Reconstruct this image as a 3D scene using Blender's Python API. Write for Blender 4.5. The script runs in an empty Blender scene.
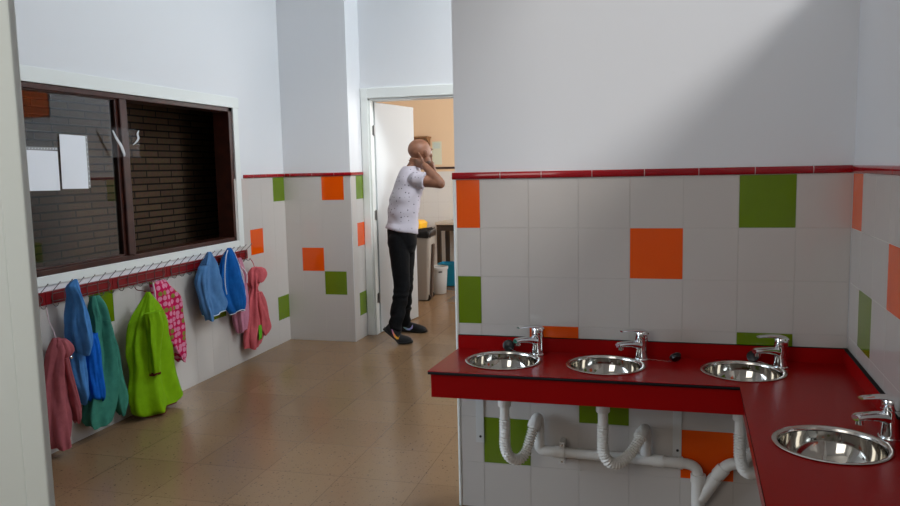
import bpy, bmesh, math, random
from mathutils import Vector, Matrix, Quaternion
random.seed(7)
PI = math.pi
scene = bpy.context.scene
COL = scene.collection

# ------------------------------------------------------------------ helpers
def lin(c):
    return c/12.92 if c <= .04045 else ((c+.055)/1.055)**2.4
def rgb(r, g, b):
    return (lin(r/255), lin(g/255), lin(b/255), 1)

def mat(name, col, rough=.5, metal=0., spec=.5, **kw):
    m = bpy.data.materials.new(name); m.use_nodes = True
    p = m.node_tree.nodes['Principled BSDF']
    p.inputs['Base Color'].default_value = col
    p.inputs['Roughness'].default_value = rough
    p.inputs['Metallic'].default_value = metal
    p.inputs['Specular IOR Level'].default_value = spec
    for k, v in kw.items():
        p.inputs[k.replace('_', ' ')].default_value = v
    return m
def nodes(m):
    return m.node_tree.nodes, m.node_tree.links, m.node_tree.nodes['Principled BSDF']
def add_bump(m, scale=60, strength=.15, dist=.002, detail=4, kind='noise'):
    n, l, p = nodes(m)
    tc = n.new('ShaderNodeTexCoord')
    t = n.new('ShaderNodeTexNoise'); t.inputs['Scale'].default_value = scale; t.inputs['Detail'].default_value = detail
    b = n.new('ShaderNodeBump'); b.inputs['Strength'].default_value = strength; b.inputs['Distance'].default_value = dist
    l.new(tc.outputs['Object'], t.inputs['Vector']); l.new(t.outputs['Fac'], b.inputs['Height']); l.new(b.outputs['Normal'], p.inputs['Normal'])
    return m
def mottle(m, c1, c2, scale=8, detail=3, lo=.35, hi=.65):
    n, l, p = nodes(m)
    tc = n.new('ShaderNodeTexCoord'); t = n.new('ShaderNodeTexNoise')
    t.inputs['Scale'].default_value = scale; t.inputs['Detail'].default_value = detail
    r = n.new('ShaderNodeValToRGB'); r.color_ramp.elements[0].position = lo; r.color_ramp.elements[1].position = hi
    r.color_ramp.elements[0].color = c1; r.color_ramp.elements[1].color = c2
    l.new(tc.outputs['Object'], t.inputs['Vector']); l.new(t.outputs['Fac'], r.inputs['Fac']); l.new(r.outputs['Color'], p.inputs['Base Color'])
    return m

class MB:
    """collects shapes and links them as one mesh object"""
    def __init__(s): s.v = []; s.f = []; s.mi = []; s.cur = 0
    def add(s, vs, fs):
        o = len(s.v); s.v += [Vector(v) for v in vs]
        for f in fs: s.f.append([i+o for i in f]); s.mi.append(s.cur)
    def box(s, lo, hi, M=None):
        x0, y0, z0 = lo; x1, y1, z1 = hi
        vs = [Vector(p) for p in ((x0,y0,z0),(x1,y0,z0),(x1,y1,z0),(x0,y1,z0),(x0,y0,z1),(x1,y0,z1),(x1,y1,z1),(x0,y1,z1))]
        if M: vs = [M @ v for v in vs]
        s.add(vs, [(0,3,2,1),(4,5,6,7),(0,1,5,4),(1,2,6,5),(2,3,7,6),(3,0,4,7)])
        return s
    def prism(s, poly, z0, z1, M=None):
        n = len(poly)
        vs = [Vector((x, y, z0)) for x, y in poly] + [Vector((x, y, z1)) for x, y in poly]
        if M: vs = [M @ v for v in vs]
        fs = [tuple(range(n-1, -1, -1)), tuple(range(n, 2*n))] + [(i, (i+1) % n, n+(i+1) % n, n+i) for i in range(n)]
        s.add(vs, fs); return s
    def rings(s, rs, cap=True):
        n = len(rs[0]); vs = [p for r in rs for p in r]; fs = []
        for k in range(len(rs)-1):
            for i in range(n):
                j = (i+1) % n
                fs.append((k*n+i, k*n+j, (k+1)*n+j, (k+1)*n+i))
        if cap:
            fs.append(tuple(range(n-1, -1, -1))); fs.append(tuple(range((len(rs)-1)*n, len(rs)*n)))
        s.add(vs, fs); return s
    def tube(s, path, rad, seg=12, cap=True):
        P = [Vector(p) for p in path]; n = len(P)
        rad = rad if isinstance(rad, (list, tuple)) else [rad]*n
        T = [(P[min(i+1, n-1)]-P[max(i-1, 0)]).normalized() for i in range(n)]
        up = Vector((0, 0, 1)) if abs(T[0].z) < .9 else Vector((1, 0, 0))
        N = (up - T[0]*up.dot(T[0])).normalized(); rs = []
        for i in range(n):
            if i:
                N = N - T[i]*N.dot(T[i])
                N = N.normalized() if N.length > 1e-6 else Vector((1, 0, 0))
            B = T[i].cross(N)
            rs.append([P[i]+(N*math.cos(2*PI*k/seg)+B*math.sin(2*PI*k/seg))*rad[i] for k in range(seg)])
        return s.rings(rs, cap)
    def lathe(s, prof, seg=48, M=None, cap=True):
        M = M or Matrix()
        rs = [[M @ Vector((r*math.cos(2*PI*k/seg), r*math.sin(2*PI*k/seg), z)) for k in range(seg)] for r, z in prof]
        return s.rings(rs, cap)
    def ell(s, c, r, seg=16, M=None):
        M = M or Matrix.Translation(Vector(c)); rs = []
        for a in range(1, seg):
            t = PI*a/seg
            rs.append([M @ Vector((r[0]*math.sin(t)*math.cos(2*PI*k/(seg*2)), r[1]*math.sin(t)*math.sin(2*PI*k/(seg*2)), -r[2]*math.cos(t))) for k in range(seg*2)])
        return s.rings(rs)
    def build(s, name, m=None, parent=None, smooth=False, bevel=0, loc=None, seg=2, angle=40):
        me = bpy.data.meshes.new(name); me.from_pydata([tuple(v) for v in s.v], [], s.f)
        ms = m if isinstance(m, (list, tuple)) else [m]
        for x in ms:
            if x: me.materials.append(x)
        if len(ms) > 1: me.polygons.foreach_set('material_index', s.mi)
        bm = bmesh.new(); bm.from_mesh(me); bmesh.ops.recalc_face_normals(bm, faces=bm.faces); bm.to_mesh(me); bm.free()
        o = bpy.data.objects.new(name, me); COL.objects.link(o)
        if smooth: me.polygons.foreach_set('use_smooth', [True]*len(me.polygons))
        if bevel:
            b = o.modifiers.new('edge', 'BEVEL'); b.width = bevel; b.segments = seg; b.limit_method = 'ANGLE'; b.angle_limit = math.radians(angle)
            if smooth: b.harden_normals = False
        if smooth: sharp(o, angle)
        if loc is not None: o.location = loc
        if parent: put(o, parent)
        return o
def sharp(o, deg):
    me = o.data; bm = bmesh.new(); bm.from_mesh(me); a = math.radians(deg)
    for e in bm.edges:
        if len(e.link_faces) == 2 and e.calc_face_angle(0) > a: e.smooth = False
    bm.to_mesh(me); bm.free()
def world_of(o):
    return world_of(o.parent) @ o.matrix_basis if o.parent else o.matrix_basis.copy()
def put(o, parent):
    """parent o, keeping it where it was built in world space"""
    w = o.matrix_basis.copy(); o.parent = parent
    o.matrix_basis = world_of(parent).inverted() @ w
def tag(o, label, cat, group=None, kind=None):
    o['label'] = label; o['category'] = cat
    if group: o['group'] = group
    if kind: o['kind'] = kind
    return o
def thing(name, label, cat, loc, group=None, rot=None):
    o = bpy.data.objects.new(name, None); COL.objects.link(o); o.location = loc; o.empty_display_size = .1
    if rot is not None: o.rotation_euler = rot
    return tag(o, label, cat, group)
def structure(o):
    o['kind'] = 'structure'; return o
def empty_structure(name, loc):
    o = bpy.data.objects.new(name, None); COL.objects.link(o); o.location = loc
    return structure(o)
def dup(root, loc, rotz, label):
    r = root.copy(); COL.objects.link(r); r.location = loc; r.rotation_euler = (0, 0, rotz); r['label'] = label
    for ch in list(root.children):
        c = ch.copy(); COL.objects.link(c); c.parent = r
        for gch in list(ch.children):
            d = gch.copy(); COL.objects.link(d); d.parent = c
    return r
def spline(pts, n=10):
    """Catmull-Rom through pts"""
    P = [Vector(p) for p in pts]; P = [P[0]*2-P[1]]+P+[P[-1]*2-P[-2]]; out = []
    for i in range(1, len(P)-2):
        for k in range(n):
            t = k/n
            out.append(.5*((2*P[i])+(P[i+1]-P[i-1])*t+(2*P[i-1]-5*P[i]+4*P[i+1]-P[i+2])*t*t+(3*P[i]-P[i-1]-3*P[i+1]+P[i+2])*t**3))
    out.append(P[-2].copy()); return out

# ------------------------------------------------------------------ measures
H_EYE = 1.4506
XR, YC, ZS, XL, YB, XP, YD = .683, 3.090, 1.3995, -3.064, 5.981, -2.458, 6.268
CEIL = 3.7
T = .2
XW = XR-1.488            # where the cladding of the sink wall starts

# ------------------------------------------------------------------ materials
M_plaster = add_bump(mat('painted_plaster', rgb(222,223,226), .75, spec=.3), 90, .06, .001)
M_white = mat('white_paint', rgb(226,229,226), .38)
M_cream = add_bump(mat('cream_paint', rgb(219,226,222), .45), 120, .05, .0006)
M_ceil = mat('ceiling_paint', rgb(235,235,235), .8, spec=.2)
M_tile = mat('white_tile', rgb(195,189,184), .07, spec=.40)
M_tile_far = mat('bright_white_tile', rgb(226,225,222), .12)
M_orange = mottle(mat('orange_tile', rgb(228,82,4), .10), rgb(226,81,4), rgb(230,86,7), 5)
M_green = mottle(mat('green_tile', rgb(98,124,12), .10), rgb(97,122,11), rgb(101,128,14), 5)
M_grout = mat('grout', rgb(190,185,180), .8, spec=.2)
M_joint = mat('joint_white', rgb(214,200,198), .7)
M_listel = mottle(mat('red_listel', rgb(150,14,26), .06, spec=.6), rgb(140,10,22), rgb(158,18,30), 6)
M_red = add_bump(mat('red_laminate', rgb(150,11,13), .26, spec=.5, IOR=1.22), 240, .04, .0004)
M_black = mat('black_edge', rgb(20,17,17), .6, spec=.1)
M_rubber = mat('black_rubber', rgb(16,16,17), .35)
M_steel = mat('polished_steel', rgb(192,189,182), .07, 1.)
M_steel_rim = mat('rim_steel', rgb(208,204,198), .2, 1.)
M_chrome = mat('chrome', rgb(225,226,228), .05, 1.)
M_pvc = mat('white_plastic', rgb(228,226,222), .35)
M_wood = add_bump(mottle(mat('dark_wood', rgb(56,24,16), .3), rgb(48,20,13), rgb(66,30,20), 14), 50, .05)
M_glass = mat('window_glass', (1,1,1,1), 0.0, Transmission_Weight=1.0, IOR=1.5)
M_railred = add_bump(mat('rail_red', rgb(124,10,18), .4, spec=.3), 60, .05)
M_wire = mat('hook_wire', rgb(112,110,108), .35, 1.)
M_paper = mat('paper', rgb(238,240,246), .7, spec=.2)

def floor_mat():
    m = mat('terrazzo', rgb(140,112,86), .21, spec=.24); n, l, p = nodes(m)
    g = n.new('ShaderNodeNewGeometry')
    mp = n.new('ShaderNodeMapping'); mp.inputs['Location'].default_value = (1.45, -3.27+.39*8, 0)
    l.new(g.outputs['Position'], mp.inputs['Vector'])
    br = n.new('ShaderNodeTexBrick'); br.offset = 0; br.inputs['Scale'].default_value = 1
    br.inputs['Brick Width'].default_value = .39; br.inputs['Row Height'].default_value = .39
    br.inputs['Mortar Size'].default_value = .0011; br.inputs['Mortar Smooth'].default_value = .2
    br.inputs['Color1'].default_value = rgb(138,110,82); br.inputs['Color2'].default_value = rgb(130,102,75); br.inputs['Mortar'].default_value = rgb(76,58,43)
    l.new(mp.outputs['Vector'], br.inputs['Vector'])
    cur = br.outputs['Color']
    for sc, lo, hi, col, seed in ((44, .14, .22, rgb(92,70,52), 0), (31, .10, .16, rgb(66,49,38), 4), (84, .16, .26, rgb(104,80,60), 17), (20, .05, .08, rgb(56,41,33), 23)):
        v = n.new('ShaderNodeTexVoronoi'); v.inputs['Scale'].default_value = sc
        mm = n.new('ShaderNodeMapping'); mm.inputs['Location'].default_value = (seed, seed*.7, seed*.3)
        ns = n.new('ShaderNodeTexNoise'); ns.inputs['Scale'].default_value = sc*1.3
        mx = n.new('ShaderNodeMix'); mx.data_type = 'VECTOR'; mx.inputs['Factor'].default_value = .005
        l.new(g.outputs['Position'], mm.inputs['Vector']); l.new(mm.outputs['Vector'], mx.inputs['A']); l.new(ns.outputs['Color'], mx.inputs['B'])
        l.new(mm.outputs['Vector'], ns.inputs['Vector']); l.new(mx.outputs['Result'], v.inputs['Vector'])
        r = n.new('ShaderNodeValToRGB'); r.color_ramp.elements[0].position = lo; r.color_ramp.elements[1].position = hi
        r.color_ramp.elements[0].color = (1,1,1,1); r.color_ramp.elements[1].color = (0,0,0,1)
        l.new(v.outputs['Distance'], r.inputs['Fac'])
        # only some cells hold a chip
        w = n.new('ShaderNodeSeparateColor'); l.new(v.outputs['Color'], w.inputs['Color'])
        gt = n.new('ShaderNodeMath'); gt.operation = 'GREATER_THAN'; gt.inputs[1].default_value = .6; l.new(w.outputs['Red'], gt.inputs[0])
        mu = n.new('ShaderNodeMath'); mu.operation = 'MULTIPLY'; l.new(r.outputs['Color'], mu.inputs[0]); l.new(gt.outputs['Value'], mu.inputs[1])
        mc = n.new('ShaderNodeMix'); mc.data_type = 'RGBA'; mc.inputs['B'].default_value = col
        l.new(mu.outputs['Value'], mc.inputs['Factor']); l.new(cur, mc.inputs['A']); cur = mc.outputs['Result']
    l.new(cur, p.inputs['Base Color'])
    return m
M_floor = floor_mat()
def brick_mat():
    m = mat('brown_brick', rgb(100,74,52), .85, spec=.2); n, l, p = nodes(m)
    g = n.new('ShaderNodeNewGeometry'); mp = n.new('ShaderNodeMapping'); mp.inputs['Rotation'].default_value = (PI/2, 0, PI/2)
    sx = n.new('ShaderNodeSeparateXYZ'); cx = n.new('ShaderNodeCombineXYZ')
    l.new(g.outputs['Position'], sx.inputs['Vector']); l.new(sx.outputs['Y'], cx.inputs['X']); l.new(sx.outputs['Z'], cx.inputs['Y'])
    br = n.new('ShaderNodeTexBrick'); br.inputs['Scale'].default_value = 1; br.inputs['Brick Width'].default_value = BW; br.inputs['Row Height'].default_value = BH
    br.inputs['Mortar Size'].default_value = .006; br.inputs['Mortar Smooth'].default_value = .2
    br.inputs['Color1'].default_value = rgb(86,66,48); br.inputs['Color2'].default_value = rgb(72,54,40); br.inputs['Mortar'].default_value = rgb(22,17,13)
    l.new(cx.outputs['Vector'], br.inputs['Vector'])
    nz = n.new('ShaderNodeTexNoise'); nz.inputs['Scale'].default_value = 40; l.new(g.outputs['Position'], nz.inputs['Vector'])
    mx = n.new('ShaderNodeMix'); mx.data_type = 'RGBA'; mx.blend_type = 'OVERLAY'; mx.inputs['Factor'].default_value = .35
    l.new(br.outputs['Color'], mx.inputs['A']); l.new(nz.outputs['Color'], mx.inputs['B']); l.new(mx.outputs['Result'], p.inputs['Base Color'])
    b = n.new('ShaderNodeBump'); b.inputs['Distance'].default_value = .006; b.invert = True; l.new(br.outputs['Fac'], b.inputs['Height']); l.new(b.outputs['Normal'], p.inputs['Normal'])
    return m
BW, BH = .288, .0475
M_brick = brick_mat()

# ------------------------------------------------------------------ tile cladding
TILE_MATS = [M_tile, M_orange, M_green, M_grout]
def clad(name, origin, u, nrm, ue, ze, colours, parent, mats=None, g=.0004, dep=.0005):
    """separate tiles in one plane: origin + u*s, height z; ue / ze are the joints; nrm faces the room"""
    mb = MB(); o = Vector(origin); u = Vector(u).normalized(); nrm = Vector(nrm).normalized(); k = Vector((0,0,1)); bv = .0006+.6*(g-.0004)
    mb.cur = 3
    a, b, zlo, zhi = ue[0], ue[-1], ze[-1], ze[0]
    mb.add([o+u*a+k*zlo-nrm*dep, o+u*b+k*zlo-nrm*dep, o+u*b+k*zhi-nrm*dep, o+u*a+k*zhi-nrm*dep], [(0,1,2,3)])
    for i in range(len(ue)-1):
        for j in range(len(ze)-1):
            mb.cur = colours.get((i, j), 0)
            s0, s1, z1, z0 = ue[i]+g, ue[i+1]-g, ze[j]-g, ze[j+1]+g
            q = lambda s, z, d: o+u*s+k*z+nrm*d
            mb.add([q(s0,z0,-.0018), q(s1,z0,-.0018), q(s1,z1,-.0018), q(s0,z1,-.0018),
                    q(s0+bv,z0+bv,0), q(s1-bv,z0+bv,0), q(s1-bv,z1-bv,0), q(s0+bv,z1-bv,0)],
                   [(4,5,6,7),(0,1,5,4),(1,2,6,5),(2,3,7,6),(3,0,4,7)])
    ob = mb.build(name, mats or TILE_MATS, parent)
    # the one-sided tiles must face the room
    me = ob.data
    bm = bmesh.new(); bm.from_mesh(me)
    for f in bm.faces:
        if f.normal.dot(nrm) < 0: f.normal_flip()
    bm.to_mesh(me); bm.free()
    return ob
def listel(name, origin, u, nrm, ue, parent, z0=ZS+.001, h=.0275, d=.008):
    mb = MB(); o = Vector(origin); u = Vector(u).normalized(); nrm = Vector(nrm).normalized(); k = Vector((0,0,1))
    prof = [(-.004,0),(d*.55,0),(d*.9,.004),(d,.009),(d,h-.009),(d*.9,h-.004),(d*.55,h),(-.004,h)]
    for a, b in zip(ue[:-1], ue[1:]):
        mb.rings([[o+u*s+nrm*p+k*(z0+q) for p, q in prof] for s in (a+.0013, b-.0013)])
    mb.cur = 1; gp = [(p*.9, .0006+q*(h-.0012)/h) for p, q in prof]
    for s in ue[1:-1]: mb.rings([[o+u*t+nrm*p+k*(z0+q) for p, q in gp] for t in (s-.0012, s+.0012)])
    return mb.build(name, [M_listel, M_joint], parent, smooth=True, angle=60)
ROWS = [ZS-T*i for i in range(7)]+[.0]
TABLES = {"rose": [[3.24,0.62,0.016,0.02],[3.243,0.583,0.032,0.04],[3.239,0.547,0.039,0.05],[3.228,0.508,0.04,0.05],[3.22,0.431,0.06,0.05],[3.213,0.327,0.073,0.05],[3.209,0.222,0.081,0.05],[3.205,0.116,0.081,0.05],[3.205,0.052,0.065,0.05]],"rose_sleeve": [[3.248,0.515,0.013,0.025],[3.258,0.438,0.015,0.028],[3.276,0.337,0.015,0.035],[3.292,0.251,0.02,0.037],[3.3,0.189,0.017,0.031],[3.301,0.156,0.009,0.017]],"denim": [[3.368,0.909,0.005,0.008],[3.346,0.876,0.03,0.035],[3.355,0.826,0.025,0.045],[3.368,0.771,0.037,0.05],[3.375,0.7,0.06,0.05],[3.386,0.622,0.066,0.05],[3.39,0.55,0.061,0.05],[3.381,0.509,0.04,0.045]],"denim_sleeve": [[3.37,0.699,0.042,0.03],[3.369,0.581,0.041,0.035],[3.372,0.471,0.046,0.04],[3.383,0.359,0.047,0.04],[3.4,0.271,0.031,0.04],[3.407,0.224,0.013,0.023]],"cobalt": [[3.459,0.589,0.058,0.03],[3.465,0.504,0.049,0.04],[3.469,0.392,0.059,0.04],[3.478,0.288,0.06,0.045],[3.485,0.236,0.051,0.04],[3.498,0.215,0.015,0.03]],"teal": [[3.556,0.786,0.031,0.02],[3.562,0.735,0.052,0.035],[3.573,0.648,0.052,0.04],[3.578,0.534,0.068,0.045],[3.582,0.418,0.084,0.05],[3.572,0.278,0.113,0.055],[3.548,0.169,0.135,0.055],[3.527,0.118,0.125,0.055],[3.514,0.071,0.082,0.05]],"teal_sleeve": [[3.587,0.646,0.016,0.03],[3.629,0.494,0.032,0.03],[3.655,0.342,0.044,0.03],[3.672,0.22,0.045,0.035],[3.676,0.131,0.04,0.035],[3.679,0.076,0.015,0.024]],"lime": [[3.925,0.75,0.009,0.012],[3.921,0.709,0.038,0.03],[3.914,0.643,0.082,0.045],[3.905,0.554,0.129,0.055],[3.902,0.433,0.157,0.06],[3.92,0.275,0.181,0.065],[3.937,0.115,0.21,0.065],[3.955,0.047,0.217,0.065],[3.957,0.021,0.141,0.06]],"lime_sleeve": [[3.865,0.642,0.061,0.03],[3.871,0.563,0.063,0.035],[3.859,0.446,0.051,0.035],[3.843,0.329,0.03,0.035],[3.842,0.275,0.019,0.035]],"pink": [[4.124,0.786,0.069,0.02],[4.145,0.738,0.093,0.025],[4.175,0.682,0.13,0.03],[4.201,0.633,0.131,0.03],[4.224,0.551,0.119,0.035],[4.256,0.447,0.11,0.035],[4.288,0.341,0.088,0.035],[4.308,0.269,0.056,0.035],[4.326,0.225,0.019,0.027]],"sky": [[4.68,0.906,0.016,0.012],[4.673,0.844,0.057,0.03],[4.666,0.768,0.105,0.04],[4.664,0.685,0.136,0.045],[4.686,0.597,0.144,0.045],[4.71,0.522,0.153,0.045],[4.692,0.469,0.114,0.04]],"sky_sleeve": [[4.571,0.823,0.045,0.025],[4.538,0.732,0.053,0.03],[4.552,0.627,0.053,0.03],[4.583,0.518,0.047,0.03],[4.6,0.445,0.028,0.03]],"royal": [[4.914,0.909,0.018,0.012],[4.908,0.852,0.063,0.03],[4.919,0.763,0.108,0.04],[4.936,0.658,0.136,0.045],[4.962,0.566,0.146,0.045],[4.975,0.49,0.123,0.045],[4.99,0.435,0.07,0.04]],"blush": [[5.104,0.813,0.029,0.012],[5.129,0.705,0.038,0.025],[5.123,0.569,0.06,0.03],[5.095,0.437,0.088,0.035],[5.092,0.331,0.08,0.035],[5.092,0.262,0.059,0.03]],"salmon": [[5.314,0.718,0.032,0.012],[5.317,0.671,0.067,0.035],[5.303,0.611,0.069,0.04],[5.282,0.552,0.029,0.035],[5.298,0.479,0.087,0.035],[5.295,0.369,0.109,0.04],[5.292,0.26,0.135,0.04],[5.26,0.172,0.125,0.04],[5.238,0.106,0.095,0.035]],"salmon_sleeve": [[5.304,0.525,0.029,0.02],[5.348,0.415,0.054,0.025],[5.377,0.307,0.058,0.03],[5.385,0.225,0.057,0.03],[5.381,0.178,0.02,0.023]],"WX": -3.064,"man": {"pelvis": [-2.125,6.281,0.855],"hipR": [-2.122,6.191,0.838],"hipL": [-2.127,6.366,0.83],"kneeR": [-2.08,6.111,0.448],"kneeL": [-2.128,6.334,0.42],"ankR": [-2.111,5.992,0.128],"ankL": [-2.178,6.428,0.089],"heelR": [-2.176,5.972,0.104],"ballR": [-2.072,5.971,0.032],"toeR": [-1.999,5.99,0.022],"heelL": [-2.137,6.22,0.079],"toeL": [-1.936,6.302,0.051],"belly": [-2.118,6.302,1.026],"chest": [-2.103,6.324,1.18],"uchest": [-2.07,6.348,1.316],"neck": [-2.038,6.371,1.435],"headc": [-1.991,6.422,1.588],"shR": [-2.008,6.214,1.36],"elR": [-1.766,6.254,1.318],"wrR": [-1.901,6.276,1.467],"handR": [-2.006,6.305,1.511],"shL": [-2.053,6.527,1.372],"elL": [-1.936,6.656,1.315],"wrL": [-1.912,6.494,1.483],"handL": [-1.932,6.475,1.544]},"camera": {"f": 771.6644927335027,"right": [0.9656735463615391,0.2588748423167762,-0.021410695294466157],"up": [-0.008006822281800947,0.11205085213130993,0.9936702155814043],"fw": [-0.25963530702598187,0.9593896093621774,-0.11027730860613416],"h": 1.4506046971960151}}
# ------------------------------------------------------------------ the setting
LX0, LX1 = -1.25, .9      # unseen roof lantern, added to carry the high light
fl = MB().box((-5.2,-2.8,-.12), (3.4,10.2,0)).build('floor', M_floor); structure(fl)
structure(MB().box((-5.2,-2.8,CEIL), (XR-.001,YC+.3,CEIL+.15)).box((-5.2,YC+.3,CEIL), (LX0,YD,CEIL+.15)).box((LX1,YC+.3,CEIL), (3.4,YD,CEIL+.15)).box((XR-.001,YC,CEIL), (3.4,YC+.3,CEIL+.15)).box((-5.2,YD,CEIL), (3.4,10.2,CEIL+.15)).build('ceiling', M_ceil))
# added lantern over the passage, shaped to light the left wall from above
lan = MB(); lan.box((LX0-.1,YC+.2,CEIL+.15), (LX0,YD+.1,5.0)); lan.box((LX0-.1,YC+.2,5.0), (LX1+.15,YD+.1,5.1)); lan.box((LX0-.1,YC+.2,CEIL+.15), (LX1+.15,YC+.3,5.0)); lan.box((LX0-.1,YD,CEIL+.15), (LX1+.15,YD+.1,5.0))
structure(lan.build('ceiling_added_lantern', M_ceil))

# left wall with the window opening
WY0, WY1, WZ0, WZ1 = 2.86, 5.205, .935, 1.925
WT = .15
GY0, GY1 = 1.45, 2.65      # unseen opening added in the left wall for the low bluish light
wl = MB()
wl.box((XL-WT,-2.8,0), (XL-.002,GY0,CEIL)); wl.box((XL-WT,GY1,0), (XL-.002,WY0,CEIL)); wl.box((XL-WT,GY0,2.15), (XL-.002,GY1,CEIL)); wl.box((XL-WT,WY1,0), (XL-.002,YB+.3,CEIL))
wl.box((XL-WT,WY0,0), (XL-.002,WY1,WZ0)); wl.box((XL-WT,WY0,WZ1), (XL-.002,WY1,CEIL))
wl = structure(wl.build('wall_left', M_plaster))
ue = [YB-y for y in [YB-.2*i for i in range(0, 17)]]
clad('tile_cladding', (XL,YB,0), (0,-1,0), (1,0,0), ue[:5], ROWS[:4], {(0,0):2, (2,2):1}, wl)
clad('tile_cladding', (XL,YB,0), (0,-1,0), (1,0,0), ue, ROWS[3:], {(0,2):2, (5,1):2, (11,0):2, (15,2):1, (18,1):2}, wl)
# the strip beside the window stands free of the casing
listel('red_listel', (XL,YB,0), (0,-1,0), (1,0,0), [0,.12,.32,.52,.664], wl)

# window in the left wall
w1 = empty_structure('window_1', (XL,(WY0+WY1)/2,WZ0))
fr = MB(); a, b = XL-.135, XL-.004
fr.box((a,WY0,WZ1-.032), (b,WY1,WZ1)); fr.box((a,WY0,WZ0), (b,WY1,WZ0+.03)); fr.box((a,WY1-.05,WZ0), (b,WY1,WZ1)); fr.box((a,WY0,WZ0), (b,WY0+.05,WZ1))
fr.build('window_frame', M_wood, w1, bevel=.004)
MB().box((XL-.075,3.945,WZ0+.03), (XL+.006,4.008,WZ1-.03)).build('mullion', M_wood, w1, bevel=.006)
sa = MB(); a, b = XL-.048, XL-.012
sa.box((a,3.920,WZ0+.03), (b,3.944,WZ1-.032)); sa.box((a,WY0+.05,WZ1-.040), (b,3.944,WZ1-.032)); sa.box((a,WY0+.05,WZ0+.03), (b,3.944,WZ0+.042)); sa.box((a,WY0+.05,WZ0+.03), (b,WY0+.1,WZ1-.03))
sa.build('sash', M_wood, w1, bevel=.003)
MB().box((XL-.032,WY0+.09,WZ0+.036), (XL-.028,3.926,WZ1-.036)).build('pane', M_glass, w1)
cs = MB(); t0, t1 = XL-.002, XL+.007
cs.box((t0,WY0-.08,WZ1), (t1,WY1+.085,WZ1+.078)); cs.box((t0,WY1,WZ0-.05), (t1,WY1+.07,WZ1)); cs.box((t0,WY0-.08,WZ0-.05), (t1,WY1,WZ0)); cs.box((t0,WY0-.08,WZ0-.05), (t1,WY0,WZ1))
cs.build('casing', M_white, w1, bevel=.002)
# the brick face beyond the window
br = structure(MB().box((-3.62,2.2,0), (-3.50,6.2,2.6)).build('wall_brick', M_brick))
cv = MB(); cv.box((-3.5,2.3,2.3), (XL-WT,6.0,2.45)); cv.box((-3.5,2.2,0), (XL-WT,2.35,2.45)); cv.box((-3.5,5.85,0), (XL-WT,6.0,2.45))
structure(cv.build('wall_cavity', M_brick))

# pillar beside the door
pl_ = structure(MB().box((XL-.1,YB+.002,0), (XP-.002,YD+.14,CEIL)).build('wall_pillar', M_plaster))
pe = [0]+[.06+.2*i for i in range(3)]+[XP-XL]      # from the outer corner leftwards
pe = [0,.06,.26,.46,XP-XL-.001]
clad('tile_cladding', (XP-.004,YB,0), (-1,0,0), (0,-1,0), pe, ROWS, {(1,0):1, (2,3):1, (1,4):2}, pl_)
listel('red_listel', (XP+.006,YB,0), (-1,0,0), (0,-1,0), [0,.15,.35,.55,.6], pl_)
clad('tile_cladding', (XP,YB+.004,0), (0,1,0), (1,0,0), [0,.11,.272], ROWS, {(1,0):2, (1,2):1, (1,5):2}, pl_)
listel('red_listel', (XP,YB-.006,0), (0,1,0), (1,0,0), [0,.15,.282], pl_)

# wall with the door
DX0, DX1, DZ = -2.393, -1.565, 2.046
wd = MB(); wd.box((XP-.01,YD+.002,DZ), (3.2,YD+.14,CEIL)); wd.box((DX1,YD+.002,0), (3.2,YD+.14,DZ)); wd.box((XP-.01,YD+.002,0), (DX0,YD+.14,DZ))
wd = structure(wd.build('wall_door', M_plaster))
clad('tile_cladding', (DX1+.09,YD,0), (1,0,0), (0,-1,0), [0,.195,.355,.555,.755,.955,1.155,1.355,1.555,1.755,1.955], ROWS, {(1,0):2, (6,3):2, (8,0):1}, wd)
listel('red_listel', (DX1+.09,YD,0), (1,0,0), (0,-1,0), [.2*i for i in range(10)], wd)
d1 = empty_structure('door_1', (DX0,YD,0))
dc = MB(); y0, y1 = YD-.014, YD+.004
dc.box((XP+.002,y0,0), (DX0,y1,DZ+.088)); dc.box((DX0,y0,DZ), (DX1,y1,DZ+.088)); dc.box((DX1,y0,0), (DX1+.088,y1,DZ+.088))
dc.build('door_casing', M_white, d1, bevel=.004)
dj = MB(); dj.box((DX0-.001,YD,0), (DX0+.018,YD+.15,DZ)); dj.box((DX1-.018,YD,0), (DX1,YD+.15,DZ)); dj.box((DX0,YD,DZ-.018), (DX1,YD+.15,DZ))
dj.build('door_jamb', M_white, d1, bevel=.002)
ang = math.atan2(7.09-6.345, -2.246+2.362)
ML = Matrix.Translation((-2.362,6.345,0)) @ Matrix.Rotation(ang, 4, 'Z')
leaf = MB().box((0,0,.008), (.745,.038,DZ-.024), ML).build('door_leaf', mat('leaf_paint', rgb(186,190,192), .4), d1, bevel=.003)
for z in (.32, 1.05, 1.78):
    hg = MB(); hg.tube([(DX0+.023,YD+.062,z-.045), (DX0+.023,YD+.062,z+.045)], .0075, 10); hg.box((DX0+.017,YD+.03,z-.04), (DX0+.02,YD+.062,z+.04)); hg.box((DX0+.017,YD+.062,z-.04), (DX0+.03,YD+.09,z+.04))
    hg.build('hinge', mat('hinge_metal', rgb(150,150,150), .3, 1.), d1, smooth=True)
hm = MB()
for sgn in (-1, 1):
    yy = .038 if sgn > 0 else 0
    hm.tube([ML @ Vector((.69,yy,1.02)), ML @ Vector((.69,yy+sgn*.05,1.02))], .009, 10); hm.tube([ML @ Vector((.695,yy+sgn*.05,1.02)), ML @ Vector((.58,yy+sgn*.052,1.02))], .009, 10)
hm.build('door_handle', M_chrome, d1, smooth=True)

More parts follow.
